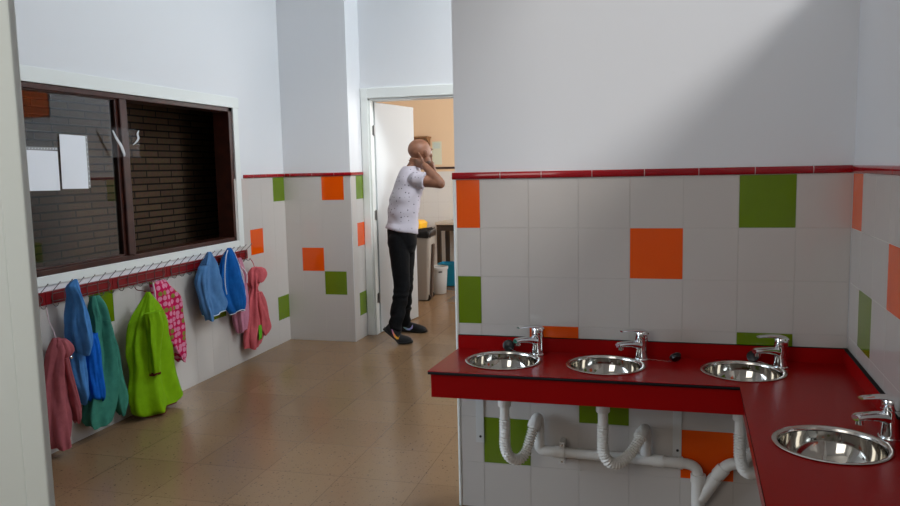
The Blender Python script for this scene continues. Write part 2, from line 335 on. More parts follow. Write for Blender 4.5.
# the wall with the basins
wc = structure(MB().box((XW-.004,YC+.002,0), (XR+.2,YC+.14,CEIL)).build('wall_center', M_plaster))
ce = [0]+[.1+T*i for i in range(7)]+[1.487]
clad('tile_cladding', (XW,YC,0), (1,0,0), (0,-1,0), ce, ROWS, {(0,0):1, (6,0):2, (4,1):1, (0,2):2, (2,3):1, (6,3):2, (3,4):2, (1,5):2, (5,5):1}, wc, None, .0007, .0011)
listel('red_listel', (XW-.016,YC,0), (1,0,0), (0,-1,0), [0,.203,.37,.57,.77,.97,1.17,1.37,1.50], wc)
structure(MB().tube([(XW-.006,YC+.004,0), (XW-.006,YC+.004,ZS)], .008, 12).build('trim_1', M_white, smooth=True))

# right wall, a little out of square, with a high window
uR = Vector((-.038,-1,0)).normalized(); nR = Vector((-uR.y*-1, 0, 0)); nR = Vector((uR.y, -uR.x, 0)).normalized()    # nR faces the room (-x)
MR = Matrix(((uR.x,-nR.x,0,XR),(uR.y,-nR.y,0,YC),(0,0,1,0),(0,0,0,1)))    # local: along the wall, outwards, up
S0, S1, SZ0, SZ1 = .06, 1.05, 2.18, 3.6
wr = MB(); wr.box((-.2,.002,0), (5.75,.2,SZ0), MR); wr.box((-.2,.002,SZ1), (5.75,.2,CEIL), MR); wr.box((-.2,.002,SZ0), (S0,.2,SZ1), MR); wr.box((S1,.002,SZ0), (5.75,.2,SZ1), MR)
wr = structure(wr.build('wall_right', M_plaster))
re = [.003,.168]+[.168+.195*i for i in range(1, 14)]
clad('tile_cladding', (XR,YC,0), uR, nR, re, ROWS, {(0,0):1, (1,2):2, (3,1):1, (5,0):2, (6,3):1}, wr)
listel('red_listel', (XR,YC,0), uR, nR, [0]+[.2*i for i in range(1, 13)], wr)

# corridor end and its window; rear wall and its window
cw = MB(); CX = 3.0
cw.box((CX,YC,0), (CX+.2,YD+.2,.85)); cw.box((CX,YC,3.3), (CX+.2,YD+.2,CEIL)); cw.box((CX,YC,.85), (CX+.2,3.5,3.3)); cw.box((CX,5.95,.85), (CX+.2,YD+.2,3.3))
structure(cw.build('wall_end', M_plaster))
structure(MB().box((XR+.18,YC,0), (CX+.2,YC+.14,CEIL)).build('wall_corridor', M_plaster))
rw = MB(); RY = -1.0
rw.box((-3.3,RY-.2,0), (.9,RY,1.3)); rw.box((-3.3,RY-.2,3.2), (.9,RY,CEIL)); rw.box((-3.3,RY-.2,1.3), (-2.6,RY,3.2)); rw.box((-.9,RY-.2,1.3), (.9,RY,3.2))
structure(rw.build('wall_rear', M_plaster))

# opening the photograph is taken through: stub wall and cream door casing
FY = 1.2
structure(MB().box((XL-.1,FY+.02,0), (-1.30,FY+.14,CEIL)).build('wall_front', M_plaster))
tc = MB()
tc.box((-1.209,FY,0), (-1.155,FY+.018,2.3)); tc.box((-1.32,FY+.004,0), (-1.2105,FY+.021,2.3)); tc.box((-1.30,FY+.018,0), (-1.285,FY+.15,2.3))
structure(tc.build('trim_2', M_cream, bevel=.004))

# room beyond the door
FYW = 9.8
M_peach = add_bump(mat('peach_paint', rgb(240,212,178), .7, spec=.3), 60, .05)
fw_ = structure(MB().box((-5.1,FYW+.002,0), (.2,FYW+.15,CEIL)).build('wall_far', M_peach))
clad('tile_cladding', (-4.6,FYW,0), (1,0,0), (0,-1,0), [.2*i for i in range(21)], ROWS, {}, fw_, [M_tile_far, M_orange, M_green, M_grout])
MB().box((-4.6,FYW-.012,1.432), (-.6,FYW+.002,1.458)).build('wood_strip', mat('strip_brown', rgb(60,40,36), .4), fw_)
structure(MB().box((-4.75,YD+.14,0), (-4.6,FYW,CEIL)).build('wall_far_left', M_peach))
fr_ = MB(); fr_.box((-.6,YD+.14,0), (-.45,FYW,.9)); fr_.box((-.6,YD+.14,2.6), (-.45,FYW,CEIL)); fr_.box((-.6,YD+.14,.9), (-.45,6.9,2.6)); fr_.box((-.6,9.3,.9), (-.45,FYW,2.6))
structure(fr_.build('wall_far_right', M_peach))
# ------------------------------------------------------------------ counter with basins
ZT = .695; TK = .013
FYc = 2.700                       # front edge of the long run
IX0, IX1 = .272, .196             # inner edge of the return: at the corner, at its near end
NEAR = .70
def xr(y): return XR-.038*(YC-y)
def ix(y): return IX0+(IX1-IX0)*(FYc-y)/(FYc-NEAR)
counter = thing('washbasin_counter', 'red L-shaped washbasin counter with black edges along the tiled corner', 'counter', (.3,2.9,0))
BAS = [(-.580,2.905), (-.187,2.905), (.302,2.905), (.452,2.178)]
RB = .143
def slab_with_holes(name, outer, holes, z0, z1, m, parent, bevel=0):
    cu = bpy.data.curves.new(name, 'CURVE'); cu.dimensions = '2D'; cu.fill_mode = 'BOTH'; cu.extrude = (z1-z0)/2
    def poly(pts):
        s = cu.splines.new('POLY'); s.points.add(len(pts)-1); s.use_cyclic_u = True
        for p, q in zip(s.points, pts): p.co = (q[0], q[1], 0, 1)
    poly(outer)
    for (cx, cy, r) in holes: poly([(cx+r*math.cos(2*PI*k/64), cy+r*math.sin(2*PI*k/64)) for k in range(64)])
    tmp = bpy.data.objects.new('tmp', cu); COL.objects.link(tmp); bpy.context.view_layer.update()
    me = bpy.data.meshes.new_from_object(tmp.evaluated_get(bpy.context.evaluated_depsgraph_get()))
    bpy.data.objects.remove(tmp); bpy.data.curves.remove(cu)
    for v in me.vertices: v.co.z += (z0+z1)/2
    bm = bmesh.new(); bm.from_mesh(me); bmesh.ops.remove_doubles(bm, verts=bm.verts, dist=1e-5); bmesh.ops.recalc_face_normals(bm, faces=bm.faces); bm.to_mesh(me); bm.free()
    me.materials.clear(); me.materials.append(m); me.name = name
    o = bpy.data.objects.new(name, me); COL.objects.link(o); put(o, parent); return o
yb = YC-.0135
outer = [(-.828,FYc), (ix(FYc),FYc), (ix(NEAR),NEAR), (xr(NEAR)-.002,NEAR), (xr(YC)-.002,YC-.002), (-.804,YC-.002)]
slab_with_holes('worktop', outer, [(x,y,RB-.004) for x, y in BAS], ZT-.0022, ZT, M_red, counter)
inner = [(-.8275,FYc+.0005), (ix(FYc)+.0005,FYc+.0005), (ix(NEAR)+.0005,NEAR), (xr(NEAR)-.003,NEAR), (xr(YC)-.003,YC-.003), (-.8035,YC-.003)]
slab_with_holes('edge_strip', inner, [(x,y,RB-.004) for x, y in BAS], ZT-TK, ZT-.0021, M_black, counter)
AZ = .592
MB().box((-.819,FYc+.012,AZ), (ix(FYc)+.013,FYc+.030,ZT-TK)).build('apron', M_red, counter, bevel=.001)
MB().prism([(ix(FYc)+.0125,FYc+.012), (ix(NEAR)+.0125,NEAR+.01), (ix(NEAR)+.0305,NEAR+.01), (ix(FYc)+.0305,FYc+.012)], AZ, ZT-TK).build('apron', M_red, counter, bevel=.001)
SH = .752
sp = MB().box((-.805,YC-.0135,ZT), (XR-.014,YC-.001,SH-.0015)).build('backsplash', M_red, counter)
MB().box((-.805,YC-.0132,SH-.0015), (XR-.014,YC-.001,SH)).build('edge_cap', M_black, sp)
s2 = MB().box((.014,-.0145,ZT), (YC-NEAR-.01,-.001,SH-.0015), MR).build('backsplash', M_red, counter)
MB().box((.001,-.0145,SH-.0015), (YC-NEAR-.01,-.001,SH+.0005), MR).build('edge_cap', M_black, s2)
M_bracket = mat('bracket_paint', rgb(200,200,198), .45)
for x in (-.720, .081):
    bk = MB(); bk.box((x-.017,YC-.006,.288), (x+.017,YC-.001,ZT-TK)); bk.box((x-.017,FYc+.04,ZT-TK-.006), (x+.017,YC-.006,ZT-TK-.0005)); bk.box((x-.002,FYc+.10,.60), (x+.002,YC-.006,ZT-TK-.005))
    bo = bk.build('support_bracket', M_bracket, counter, bevel=.001)
    MB().tube([(x+.002,YC-.0062,.315), (x+.002,YC-.0075,.315)], .0055, 12).build('bolt_hole', M_rubber, bo, smooth=True)

# basins
def make_basin(loc, label):
    b = thing('washbasin', label, 'washbasin', loc, 'round steel washbasins in the red counter')
    R = RB
    prof = [(R,.0002), (R+.0045,.0012), (R+.0052,.0030), (R+.003,.0045), (R-.002,.0048), (R-.008,.0036), (R-.0100,.0010), (R-.0112,-.006)]
    bowl = []
    for i in range(0, 19):
        t = i/18*PI/2
        bowl.append(((R-.0116)*math.cos(t)**.82 if i < 18 else .0, -.008-.118*math.sin(t)**1.05))
    bowl[-1] = (.018, -.1262)
    Mx = Matrix.Translation(loc)
    MB().lathe(prof, 72, Mx, cap=False).build('rim', M_steel_rim, b, smooth=True, angle=70)
    out = [(r+.0012, z-.0012) for r, z in reversed(bowl)]
    MB().lathe(bowl+out, 72, Mx, cap=False).build('bowl', M_steel, b, smooth=True, angle=70)
    dr = MB().lathe([(.031,-.1215), (.030,-.1195), (.024,-.1200), (.020,-.1235), (.0,-.1240)], 32, Mx, cap=False).build('drain', M_chrome, b, smooth=True, angle=60)
    dh = MB(); dh.lathe([(.0135,-.1236),(.0135,-.1228),(.0,-.1226)], 24, Mx, cap=False); dh.build('drain_hole', M_rubber, dr)
    MB().tube([Vector(loc)+Vector((0,0,-.124)), Vector(loc)+Vector((0,0,-.150))], .030, 24).build('drain_tail', M_pvc, b, smooth=True, angle=50)
    return b
BL = ['round steel washbasin farthest from the right wall, at the free end of the red counter',
      'second round steel washbasin from the counter\'s free end, below the single orange tile of the middle row',
      'round steel washbasin at the inner corner of the red counter, beside the green tile',
      'largest-looking round steel washbasin, set in the near return of the counter along the right wall']
BL[1] = 'second round steel washbasin from the free end of the red counter'
basins = [make_basin((BAS[0][0], BAS[0][1], ZT), BL[0])]
for (x, y), lb in list(zip(BAS, BL))[1:]:
    basins.append(dup(basins[0], (x, y, ZT), 0, lb))

# taps
FAU = [(-.462,3.030), (-.057,3.020), (.440,2.990), (.612,2.262)]
def make_tap(loc, rz, label):
    """spout along local +x"""
    t = thing('basin_tap', label, 'tap', (0,0,0), 'chrome mixer taps on the red counter')
    MB().lathe([(.0,.0),(.0255,.0),(.0262,.003),(.0245,.006),(.0,.006)], 32, cap=False).build('base_ring', M_chrome, t, smooth=True, angle=50)
    bp = [(0,.005),(.0225,.005),(.0215,.02),(.0205,.045),(.0205,.066),(.0212,.07),(.0212,.077),(.0,.077)]
    MB().lathe(bp, 32, cap=False).build('body', M_chrome, t, smooth=True, angle=50)
    sp = MB(); rs = []
    for s, z, w, h in ((.008,.052,.0170,.0160),(.03,.0585,.0155,.0135),(.06,.0620,.0150,.0105),(.09,.0635,.0148,.0090),(.108,.0630,.0146,.0085),(.116,.0615,.0120,.0070)):
        rs.append([Vector((s-.15*h*math.sin(2*PI*k/20), w*(abs(math.cos(2*PI*k/20))**.75)*(1 if math.cos(2*PI*k/20) >= 0 else -1), z+h*(abs(math.sin(2*PI*k/20))**.8)*(1 if math.sin(2*PI*k/20) >= 0 else -1))) for k in range(20)])
    sp.rings(rs); spo = sp.build('spout', M_chrome, t, smooth=True, angle=50)
    MB().tube([(.102,0,.058),(.101,0,.0445)], .0105, 20).build('aerator', M_chrome, spo, smooth=True, angle=50)
    MB().lathe([(0,.0775),(.0205,.0775),(.0212,.081),(.0212,.098),(.0195,.105),(.013,.109),(.0,.110)], 32, cap=False).build('lever_cap', M_chrome, t, smooth=True, angle=50)
    lv = MB(); rs = []
    for s, z, w, h in ((-.017,.098,.0165,.009),(.0,.1045,.0185,.009),(.025,.1095,.0165,.0062),(.055,.1120,.0140,.0045),(.085,.1125,.0125,.0038),(.100,.1115,.0095,.0030)):
        rs.append([Vector((s, w*math.cos(2*PI*k/18), z+h*math.sin(2*PI*k/18))) for k in range(18)])
    lv.rings(rs); lv.build('lever', M_chrome, t, smooth=True, angle=50)
    for c in t.children_recursive:
        for v in c.data.vertices: v.co = Vector((v.co.x*(.92 if v.co.x > .03 else 1.1), v.co.y*1.25, v.co.z*1.06))
    t.location = loc; t.rotation_euler = (0, 0, rz)
    return t
def aim(i): return math.atan2(BAS[i][1]-FAU[i][1]+[.02,.02,.02,.01][i], BAS[i][0]-FAU[i][0])
TL = ['chrome mixer tap at the free-end washbasin, in front of the low orange tile',
      'chrome mixer tap at the second washbasin, in front of plain white tiles',
      'chrome mixer tap at the corner washbasin, in front of the low green tile',
      'chrome mixer tap standing against the right wall, at the near washbasin']
taps = [make_tap((*FAU[0], ZT), aim(0), TL[0])]
for i in (1, 2, 3): taps.append(dup(taps[0], (*FAU[i], ZT), aim(i), TL[i]))

# rubber plugs on their chains
def chain(mb, a, b, sag=.004, n=26):
    a, b = Vector(a), Vector(b)
    for k in range(n):
        p = a.lerp(b, (k+.5)/n); p.z += -sag*math.sin(PI*(k+.5)/n)*(0 if p.z < ZT+.003 else 1)
        p.y += .003*math.sin(k*.8); p.z = max(p.z, ZT+.0018)
        mb.ell(p, (.0016,.0016,.0016), 4)
plug = thing('sink_plug', 'round black rubber plug standing on edge against the splashback behind the first basin', 'plug', (-.587,3.056,ZT), 'black basin plugs')
Mp = Matrix.Translation((-.587,3.062,ZT+.0235)) @ Matrix.Rotation(math.radians(82), 4, 'X')
MB().lathe([(.0,-.009),(.017,-.009),(.019,.0),(.0235,.001),(.0235,.006),(.020,.008),(.0,.0085)], 28, Mp, cap=False).build('stopper', M_rubber, plug, smooth=True, angle=40)
c = MB(); chain(c, (-.585,3.051,ZT+.018), (-.492,3.030,ZT+.003), .01); c.build('chain', M_chrome, plug)
plug = thing('sink_plug', 'black rubber plug lying on the counter between second and third basin', 'plug', (.070,2.995,ZT), 'black basin plugs')
Mp = Matrix.Translation((.070,2.993,ZT+.020)) @ Matrix.Rotation(math.radians(28), 4, 'Z') @ Matrix.Rotation(math.radians(-48), 4, 'X')
MB().lathe([(.0,-.009),(.017,-.009),(.019,.0),(.0225,.001),(.0225,.006),(.020,.008),(.0,.0085)], 28, Mp, cap=False).build('stopper', M_rubber, plug, smooth=True, angle=40)
c = MB(); chain(c, (.055,2.995,ZT+.002), (-.028,3.012,ZT+.003), .0); c.build('chain', M_chrome, plug)
plug = thing('sink_plug', 'black rubber plug leaning by the splashback behind the corner basin', 'plug', (.352,3.052,ZT), 'black basin plugs')
Mp = Matrix.Translation((.352,3.052,ZT+.0205)) @ Matrix.Rotation(math.radians(-20), 4, 'Z') @ Matrix.Rotation(math.radians(52), 4, 'X')
MB().lathe([(.0,-.009),(.017,-.009),(.019,.0),(.0225,.001),(.0225,.006),(.020,.008),(.0,.0085)], 28, Mp, cap=False).build('stopper', M_rubber, plug, smooth=True, angle=40)
c = MB(); chain(c, (.368,3.046,ZT+.004), (.412,3.004,ZT+.003), .0); c.build('chain', M_chrome, plug)

# waste plumbing below
def corrugated(path, r=.0195, pitch=.0105, amp=.0038, seg=20):
    P = spline(path, 24); L = [0]
    for a, b in zip(P[:-1], P[1:]): L.append(L[-1]+(b-a).length)
    n = int(L[-1]/pitch)*4; pts = []; rad = []
    j = 0
    for i in range(n+1):
        d = L[-1]*i/n
        while j < len(L)-2 and L[j+1] < d: j += 1
        f = (d-L[j])/max(1e-9, L[j+1]-L[j]); pts.append(P[j].lerp(P[j+1], f)); rad.append(r+amp*math.cos(2*PI*d/pitch))
    return MB().tube(pts, rad, seg)
PY = 3.052
def make_trap(label, cx, hose, stem_to, entry):
    t = thing('sink_trap', label, 'drain pipe', (cx,2.905,AZ), 'white corrugated sink traps')
    tp = MB(); tp.tube([(cx,2.905,ZT-.150),(cx,2.905,hose[0][2])], .019, 20)
    tp.build('tailpiece', M_pvc, t, smooth=True, angle=50)
    MB().lathe([(0,.012),(.026,.012),(.0265,-.012),(.024,-.016),(0,-.016)], 20, Matrix.Translation((cx,2.905,ZT-.168)), cap=False).build('slip_nut', M_pvc, t, smooth=True, angle=40)
    corrugated(hose).build('flexible_hose', M_pvc, t, smooth=True, angle=80)
    e = MB(); e.tube(spline(entry, 8), .0215, 20); P = [Vector(p) for p in entry]
    e.tube([P[0]-(P[1]-P[0]).normalized()*.004, P[0]+(P[1]-P[0]).normalized()*.02], .0255, 20)
    e.build('elbow', M_pvc, t, smooth=True, angle=50)
    return t
WPZ = .285
make_trap('white corrugated trap under the free end of the counter, in front of the green tile', -.577,
    [(-.577,2.905,.462),(-.577,2.905,.40),(-.577,2.907,.345),(-.562,2.915,.302),(-.530,2.940,.283),(-.505,2.965,.305),(-.492,2.985,.345),(-.482,3.005,.385),(-.478,3.016,.402)], None,
    [(-.480,3.012,.398),(-.474,3.028,.420),(-.468,3.045,.424),(-.464,PY,.405),(-.463,PY,.36),(-.463,PY,.31)])
make_trap('white corrugated trap below the second basin, looping in front of the long waste pipe', -.196,
    [(-.196,2.905,.462),(-.196,2.905,.40),(-.194,2.905,.355),(-.176,2.908,.318),(-.140,2.925,.305),(-.100,2.955,.330),(-.072,2.980,.365),(-.056,3.000,.392)], None,
    [(-.060,2.998,.390),(-.050,3.018,.406),(-.044,3.040,.408),(-.040,PY,.395),(-.038,PY,.35),(-.038,PY,.30)])
make_trap('white corrugated trap below the corner basin, in front of the orange tile', .296,
    [(.296,2.905,.462),(.297,2.905,.42),(.299,2.906,.37),(.312,2.912,.325),(.345,2.93,.305),(.385,2.955,.318),(.405,2.985,.352),(.398,3.02,.375)], None,
    [(.398,3.018,.374),(.392,3.040,.372),(.372,PY,.352),(.340,PY,.325),(.315,PY,.300)])
wp = thing('waste_pipe', 'long white waste pipe clamped along the tiled wall under the red counter', 'pipe', (-.1,PY,0))
h = MB(); h.tube(spline([(-.463,PY,.312),(-.462,PY,.298),(-.452,PY,.288),(-.438,PY,.2855)], 6)+[Vector((-.40,PY,.285)),Vector((.10,PY,.2765)),Vector((.118,PY,.2755))]+spline([(.135,PY,.272),(.153,PY,.258),(.160,PY,.236),(.161,PY,.215)], 6), .0205, 20)
h.build('horizontal_pipe', M_pvc, wp, smooth=True, angle=50)
for a, b in (((-.40,PY,.285),(-.362,PY,.2845)), ((-.012,PY,.2785),(.03,PY,.278)), ((.085,PY,.277),(.103,PY,.2767))):
    MB().tube([a, b], .0242, 20).build('coupling', M_pvc, wp, smooth=True, angle=50)
dn = MB(); dn.tube([(.161,PY,.232),(.161,PY,.10),(.161,PY,.0)], .0255, 20); dn.tube([(.161,PY,.236),(.161,PY,.205)], .029, 20)
dn.build('down_pipe', M_pvc, wp, smooth=True, angle=50)
wy = MB(); wy.tube(spline([(.345,PY,.292),(.31,PY,.292),(.275,PY,.284),(.245,PY,.258),(.215,PY,.215),(.185,PY,.165),(.165,PY,.135)], 6), .0225, 20)
wy.tube([(.255,PY,.268),(.232,PY,.238)], .0275, 20); wy.tube([(.225,PY,.228),(.190,PY,.172),(.170,PY,.140)], .0268, 20)
wy.build('wye_branch', M_pvc, wp, smooth=True, angle=50)
cl = MB(); x = -.368
cl.tube([(x-.010,PY,.2845),(x+.010,PY,.2845)], .0262, 20); cl.box((x-.010,PY-.02,.308), (x+.010,YC-.001,.334)); cl.box((x-.010,PY-.02,.244), (x+.010,YC-.001,.262))
clo = cl.build('pipe_clamp', M_pvc, wp, bevel=.001)
for z in (.321, .252): MB().tube([(x,PY-.0215,z),(x,PY-.0195,z)], .0045, 10).build('screw', M_chrome, clo, smooth=True)
# ------------------------------------------------------------------ coat rails
from mathutils import noise as mnoise
RAILY = [2.740, 3.250, 3.760, 4.272, 4.785, 5.295]
RL = ['nearest red coat rail, cut off by the cream door casing, behind the dusty pink coat',
      'red coat rail holding the denim blue and teal smocks, under the window pane with papers',
      'red coat rail holding the lime green and pink patterned smocks',
      'red coat rail with empty hooks between the pink patterned and pale blue smocks',
      'far end red coat rail, under the bright blue smock and the salmon coat']
RZ0, RZ1 = .788, .855
for i in range(5):
    ya, yb_ = RAILY[i]+.0015, RAILY[i+1]-.0015
    r = thing('coat_rail', RL[i], 'coat rail', (XL,(ya+yb_)/2,RZ0), 'red coat rails along the wall')
    MB().box((XL+.0005,ya,RZ0), (XL+.020,yb_,RZ1)).build('board', M_railred, r, bevel=.003)
    xw = XL+.0235; y0, y1 = ya+.035, yb_-.022; rr = .022; zb, zt = RZ0+.012, RZ1-.012
    pth = []
    for cy, cz, a0 in ((y1-rr,zt-rr,PI/2), (y1-rr,zb+rr,0), (y0+rr,zb+rr,-PI/2), (y0+rr,zt-rr,PI)):
        for k in range(7):
            a = a0-PI/2*k/6; pth.append((xw, cy+min(rr,.021)*math.cos(a), cz+min(rr,.021)*math.sin(a)))
    pth.append(pth[0])
    MB().tube(pth, .0017, 8).build('wire_frame', M_wire, r, smooth=True)
    for k in range(6):
        y = ya+.0385+.085*k
        hk = MB()
        hk.tube(spline([(XL+.083,y,.905),(XL+.060,y,.884),(XL+.036,y,.860),(XL+.0275,y,.845),(XL+.0265,y,.82),(XL+.0265,y,.800),(XL+.030,y,.786),(XL+.042,y,.777),(XL+.056,y,.781),(XL+.062,y,.792)], 4), .0018, 8)
        hk.ell((XL+.083,y,.9055), (.0036,.0036,.0036), 6); hk.ell((XL+.062,y,.793), (.0034,.0034,.0034), 6)
        hk.build('coat_hook', M_wire, r, smooth=True)

# ------------------------------------------------------------------ garments
def cloth(name, col, col2=None, rough=.85):
    m = mat(name, col, rough, spec=.15, Sheen_Weight=.0)
    if col2: mottle(m, col, col2, 22, 4)
    n, l, p = nodes(m); tc = n.new('ShaderNodeTexCoord')
    w = n.new('ShaderNodeTexNoise'); w.inputs['Scale'].default_value = 26; w.inputs['Detail'].default_value = 3
    w2 = n.new('ShaderNodeTexNoise'); w2.inputs['Scale'].default_value = 420
    ad = n.new('ShaderNodeMath'); ad.operation = 'MULTIPLY_ADD'; ad.inputs[1].default_value = .12
    l.new(tc.outputs['Object'], w.inputs['Vector']); l.new(tc.outputs['Object'], w2.inputs['Vector'])
    l.new(w2.outputs['Fac'], ad.inputs[0]); l.new(w.outputs['Fac'], ad.inputs[2])
    b = n.new('ShaderNodeBump'); b.inputs['Strength'].default_value = .5; b.inputs['Distance'].default_value = .008
    l.new(ad.outputs['Value'], b.inputs['Height']); l.new(b.outputs['Normal'], p.inputs['Normal'])
    return m
C_rose = cloth('dusty_rose_cloth', rgb(170,92,98), rgb(156,82,90))
C_denim = cloth('denim_blue_cloth', rgb(76,134,196), rgb(66,122,184))
C_cobalt = cloth('cobalt_cloth', rgb(14,98,200), rgb(10,88,186))
C_teal = cloth('teal_cloth', rgb(62,132,114), rgb(54,120,104))
C_lime = cloth('lime_cloth', rgb(120,166,4), rgb(112,158,3), .7)
C_sky = cloth('pale_blue_cloth', rgb(84,130,180), rgb(76,120,170))
C_royal = cloth('bright_blue_cloth', rgb(18,94,170), rgb(14,84,156))
C_blush = cloth('blush_cloth', rgb(196,130,152), rgb(186,120,142))
C_salmon = cloth('salmon_cloth', rgb(202,96,102), rgb(190,88,94))
C_whitetrim = cloth('white_trim', rgb(214,220,228))
C_maroon = cloth('maroon_piping', rgb(92,24,28))
C_greenpatch = cloth('green_patch', rgb(96,170,40))
C_strap = cloth('pale_strap', rgb(214,196,204))
def print_mat():
    m = cloth('pink_print', rgb(186,16,78)); n, l, p = nodes(m)
    tc = n.new('ShaderNodeTexCoord'); mp = n.new('ShaderNodeMapping'); mp.inputs['Scale'].default_value = (1,22,26)
    sx = n.new('ShaderNodeSeparateXYZ'); cx = n.new('ShaderNodeCombineXYZ')
    l.new(tc.outputs['Object'], sx.inputs['Vector']); l.new(sx.outputs['Y'], cx.inputs['X']); l.new(sx.outputs['Z'], cx.inputs['Y'])
    mp.inputs['Scale'].default_value = (22,27,1); l.new(cx.outputs['Vector'], mp.inputs['Vector'])
    v = n.new('ShaderNodeTexVoronoi'); v.voronoi_dimensions = '2D'; v.inputs['Scale'].default_value = 1; v.inputs['Randomness'].default_value = .35
    l.new(mp.outputs['Vector'], v.inputs['Vector'])
    r = n.new('ShaderNodeValToRGB'); r.color_ramp.interpolation = 'CONSTANT'
    r.color_ramp.elements[0].color = (1,1,1,1); r.color_ramp.elements[1].position = .40; r.color_ramp.elements[1].color = (0,0,0,1)
    l.new(v.outputs['Distance'], r.inputs['Fac'])
    s = n.new('ShaderNodeSeparateColor'); l.new(v.outputs['Color'], s.inputs['Color'])
    r2 = n.new('ShaderNodeValToRGB'); r2.color_ramp.interpolation = 'CONSTANT'; r2.color_ramp.elements[0].color = rgb(208,128,156); r2.color_ramp.elements[1].position = .72; r2.color_ramp.elements[1].color = rgb(126,126,50)
    l.new(s.outputs['Red'], r2.inputs['Fac'])
    mx = n.new('ShaderNodeMix'); mx.data_type = 'RGBA'; mx.inputs['A'].default_value = rgb(186,16,78)
    l.new(r.outputs['Color'], mx.inputs['Factor']); l.new(r2.outputs['Color'], mx.inputs['B']); l.new(mx.outputs['Result'], p.inputs['Base Color'])
    return m
C_print = print_mat()

def dense(rows, n=5):
    out = []
    P = [tuple(2*a-b for a, b in zip(rows[0], rows[1]))]+list(rows)+[tuple(2*a-b for a, b in zip(rows[-1], rows[-2]))]
    for i in range(1, len(P)-2):
        for k in range(n):
            t = k/n
            q = tuple(.5*(2*b+(c-a)*t+(2*a-5*b+4*c-d)*t*t+(3*b-a-3*c+d)*t**3) for a, b, c, d in zip(P[i-1], P[i], P[i+1], P[i+2]))
            out.append((q[0], q[1], max(q[2], .004), max(q[3], .004)))
    out.append(tuple(rows[-1])); return out
XMIN = XL+.006
def loft(rows, xc, seed=0, folds=7, amp=.010, N=80, hollow=True, sub=4, hemvar=.010):
    """cloth hanging in rings; rows = (y, z, half width, half depth)"""
    D = dense(rows, sub); zt = D[0][1]; zb = D[-1][1]; rs = []
    rnd = random.Random(seed); ph = [rnd.uniform(0, 2*PI) for _ in range(6)]
    for (yc, z, a, b) in D:
        t = (zt-z)/max(1e-6, zt-zb); ring = []
        A = 2.3*amp*min(1, t*3.0+.2)*min(1, a/.06)
        for k in range(N):
            th = 2*PI*k/N
            d = A*((1-2*abs(math.sin((folds*th+ph[0]+1.0*t)/2))**.65)*.7+math.sin((folds+2)*th+ph[1]-1.6*t)*.35)
            nz = mnoise.noise(Vector((math.cos(th)*1.7+seed, math.sin(th)*1.7, z*7+1.5*math.cos(th))))
            d += .016*min(1, a/.06)*nz+.007*min(1, a/.06)*abs(mnoise.noise(Vector((math.cos(th)*3+seed*2, math.sin(th)*3, z*5))))
            y = yc+(a+d)*math.cos(th); x = xc+(b+d*.9)*math.sin(th)
            zz = z+(hemvar*math.sin(2*th+ph[3])*max(0, t-.6)/.4)
            zz = max(zz, .008)
            ring.append(Vector((max(x, XMIN), y, zz)))
        rs.append(ring)
    if hollow:
        last = rs[-1]; c = sum(last, Vector())/N
        for s, up in ((.95,.002), (.86,.03), (.6,.07), (.3,.09)):
            rs.append([Vector((max(c.x+(p.x-c.x)*s, XMIN), c.y+(p.y-c.y)*s, p.z+up)) for p in last])
    return MB().rings(rs)
def ring_path(rows, xc, i, seed, folds, amp, grow=.002):
    m = loft(rows, xc, seed, folds, amp, hollow=False)
    N = 80; k = i if i >= 0 else len(m.v)//N+i
    P = m.v[k*N:(k+1)*N]; c = sum(P, Vector())/N
    return [p+(p-c).normalized()*grow for p in P]
def garment(name, label, rows, xc, m, seed, folds=7, amp=.010, sleeves=(), hem=None, hook=None, cat='smock', loop=None):
    t = thing(name, label, cat, (xc, rows[len(rows)//2][0], rows[-1][1]))
    loft(rows, xc, seed, folds, amp).build('body', m, t, smooth=True, angle=80)
    for (srows, sx, cuff) in sleeves:
        so = loft(srows, sx, seed+3, 4, .005, N=40).build('sleeve', m, t, smooth=True, angle=80)
        if cuff:
            yc, z, a, b = srows[-1]
            cr = [(yc, z+.012, a*1.06+.002, b*1.06+.002), (yc, z-.001, a*1.06+.002, b*1.06+.002)]
            loft(cr, sx, seed+3, 4, .005, N=40, hollow=False, sub=2).build('cuff', cuff, so, smooth=True, angle=80)
    if hem:
        P = ring_path(rows, xc, -1, seed, folds, amp)
        P = [Vector((max(p.x, XMIN+.003), p.y, p.z)) for p in P]
        MB().tube(P+[P[0]], .0035, 8).build('piping', hem, t, smooth=True)
    if loop:
        MB().tube(spline(loop[0], 6), .0028, 8).build('hanging_loop', loop[1], t, smooth=True)
    return t
G = TABLES
def hookpt(y): return (XL+.058, y, .788)
gr = garment('coat', 'dusty pink child\'s coat hanging lowest of all, beside the cream door casing', G['rose'], XL+.075, C_rose, 1, 3, .010,
    [(G['rose_sleeve'], XL+.11, None)], cat='coat', loop=([(XL+.058,3.21,.785),(XL+.062,3.215,.72),(XL+.07,3.232,.66),(XL+.075,3.242,.61)], C_strap))
hd = loft([(3.255,.612,.020,.02),(3.262,.585,.036,.035),(3.272,.545,.040,.04),(3.272,.512,.022,.03)], XL+.095, 5, 3, .005, N=40).build('hood', C_rose, gr, smooth=True, angle=80)
bt = MB().lathe([(0,-.002),(.0075,-.002),(.0085,.001),(.006,.003),(0,.003)], 16, Matrix.Translation((XL+.137,3.268,.515)) @ Matrix.Rotation(PI/2, 4, 'Y'), cap=False); bt.build('button', M_chrome, gr, smooth=True)
garment('smock', 'denim blue smock draped high over its hook, beside the dusty pink coat', G['denim'], XL+.11, C_denim, 2, 3, .009, [(G['denim_sleeve'], XL+.07, None)], hem=None)
garment('smock', 'cobalt blue smock half hidden below the denim blue one', G['cobalt'], XL+.09, C_cobalt, 3, 3, .007)
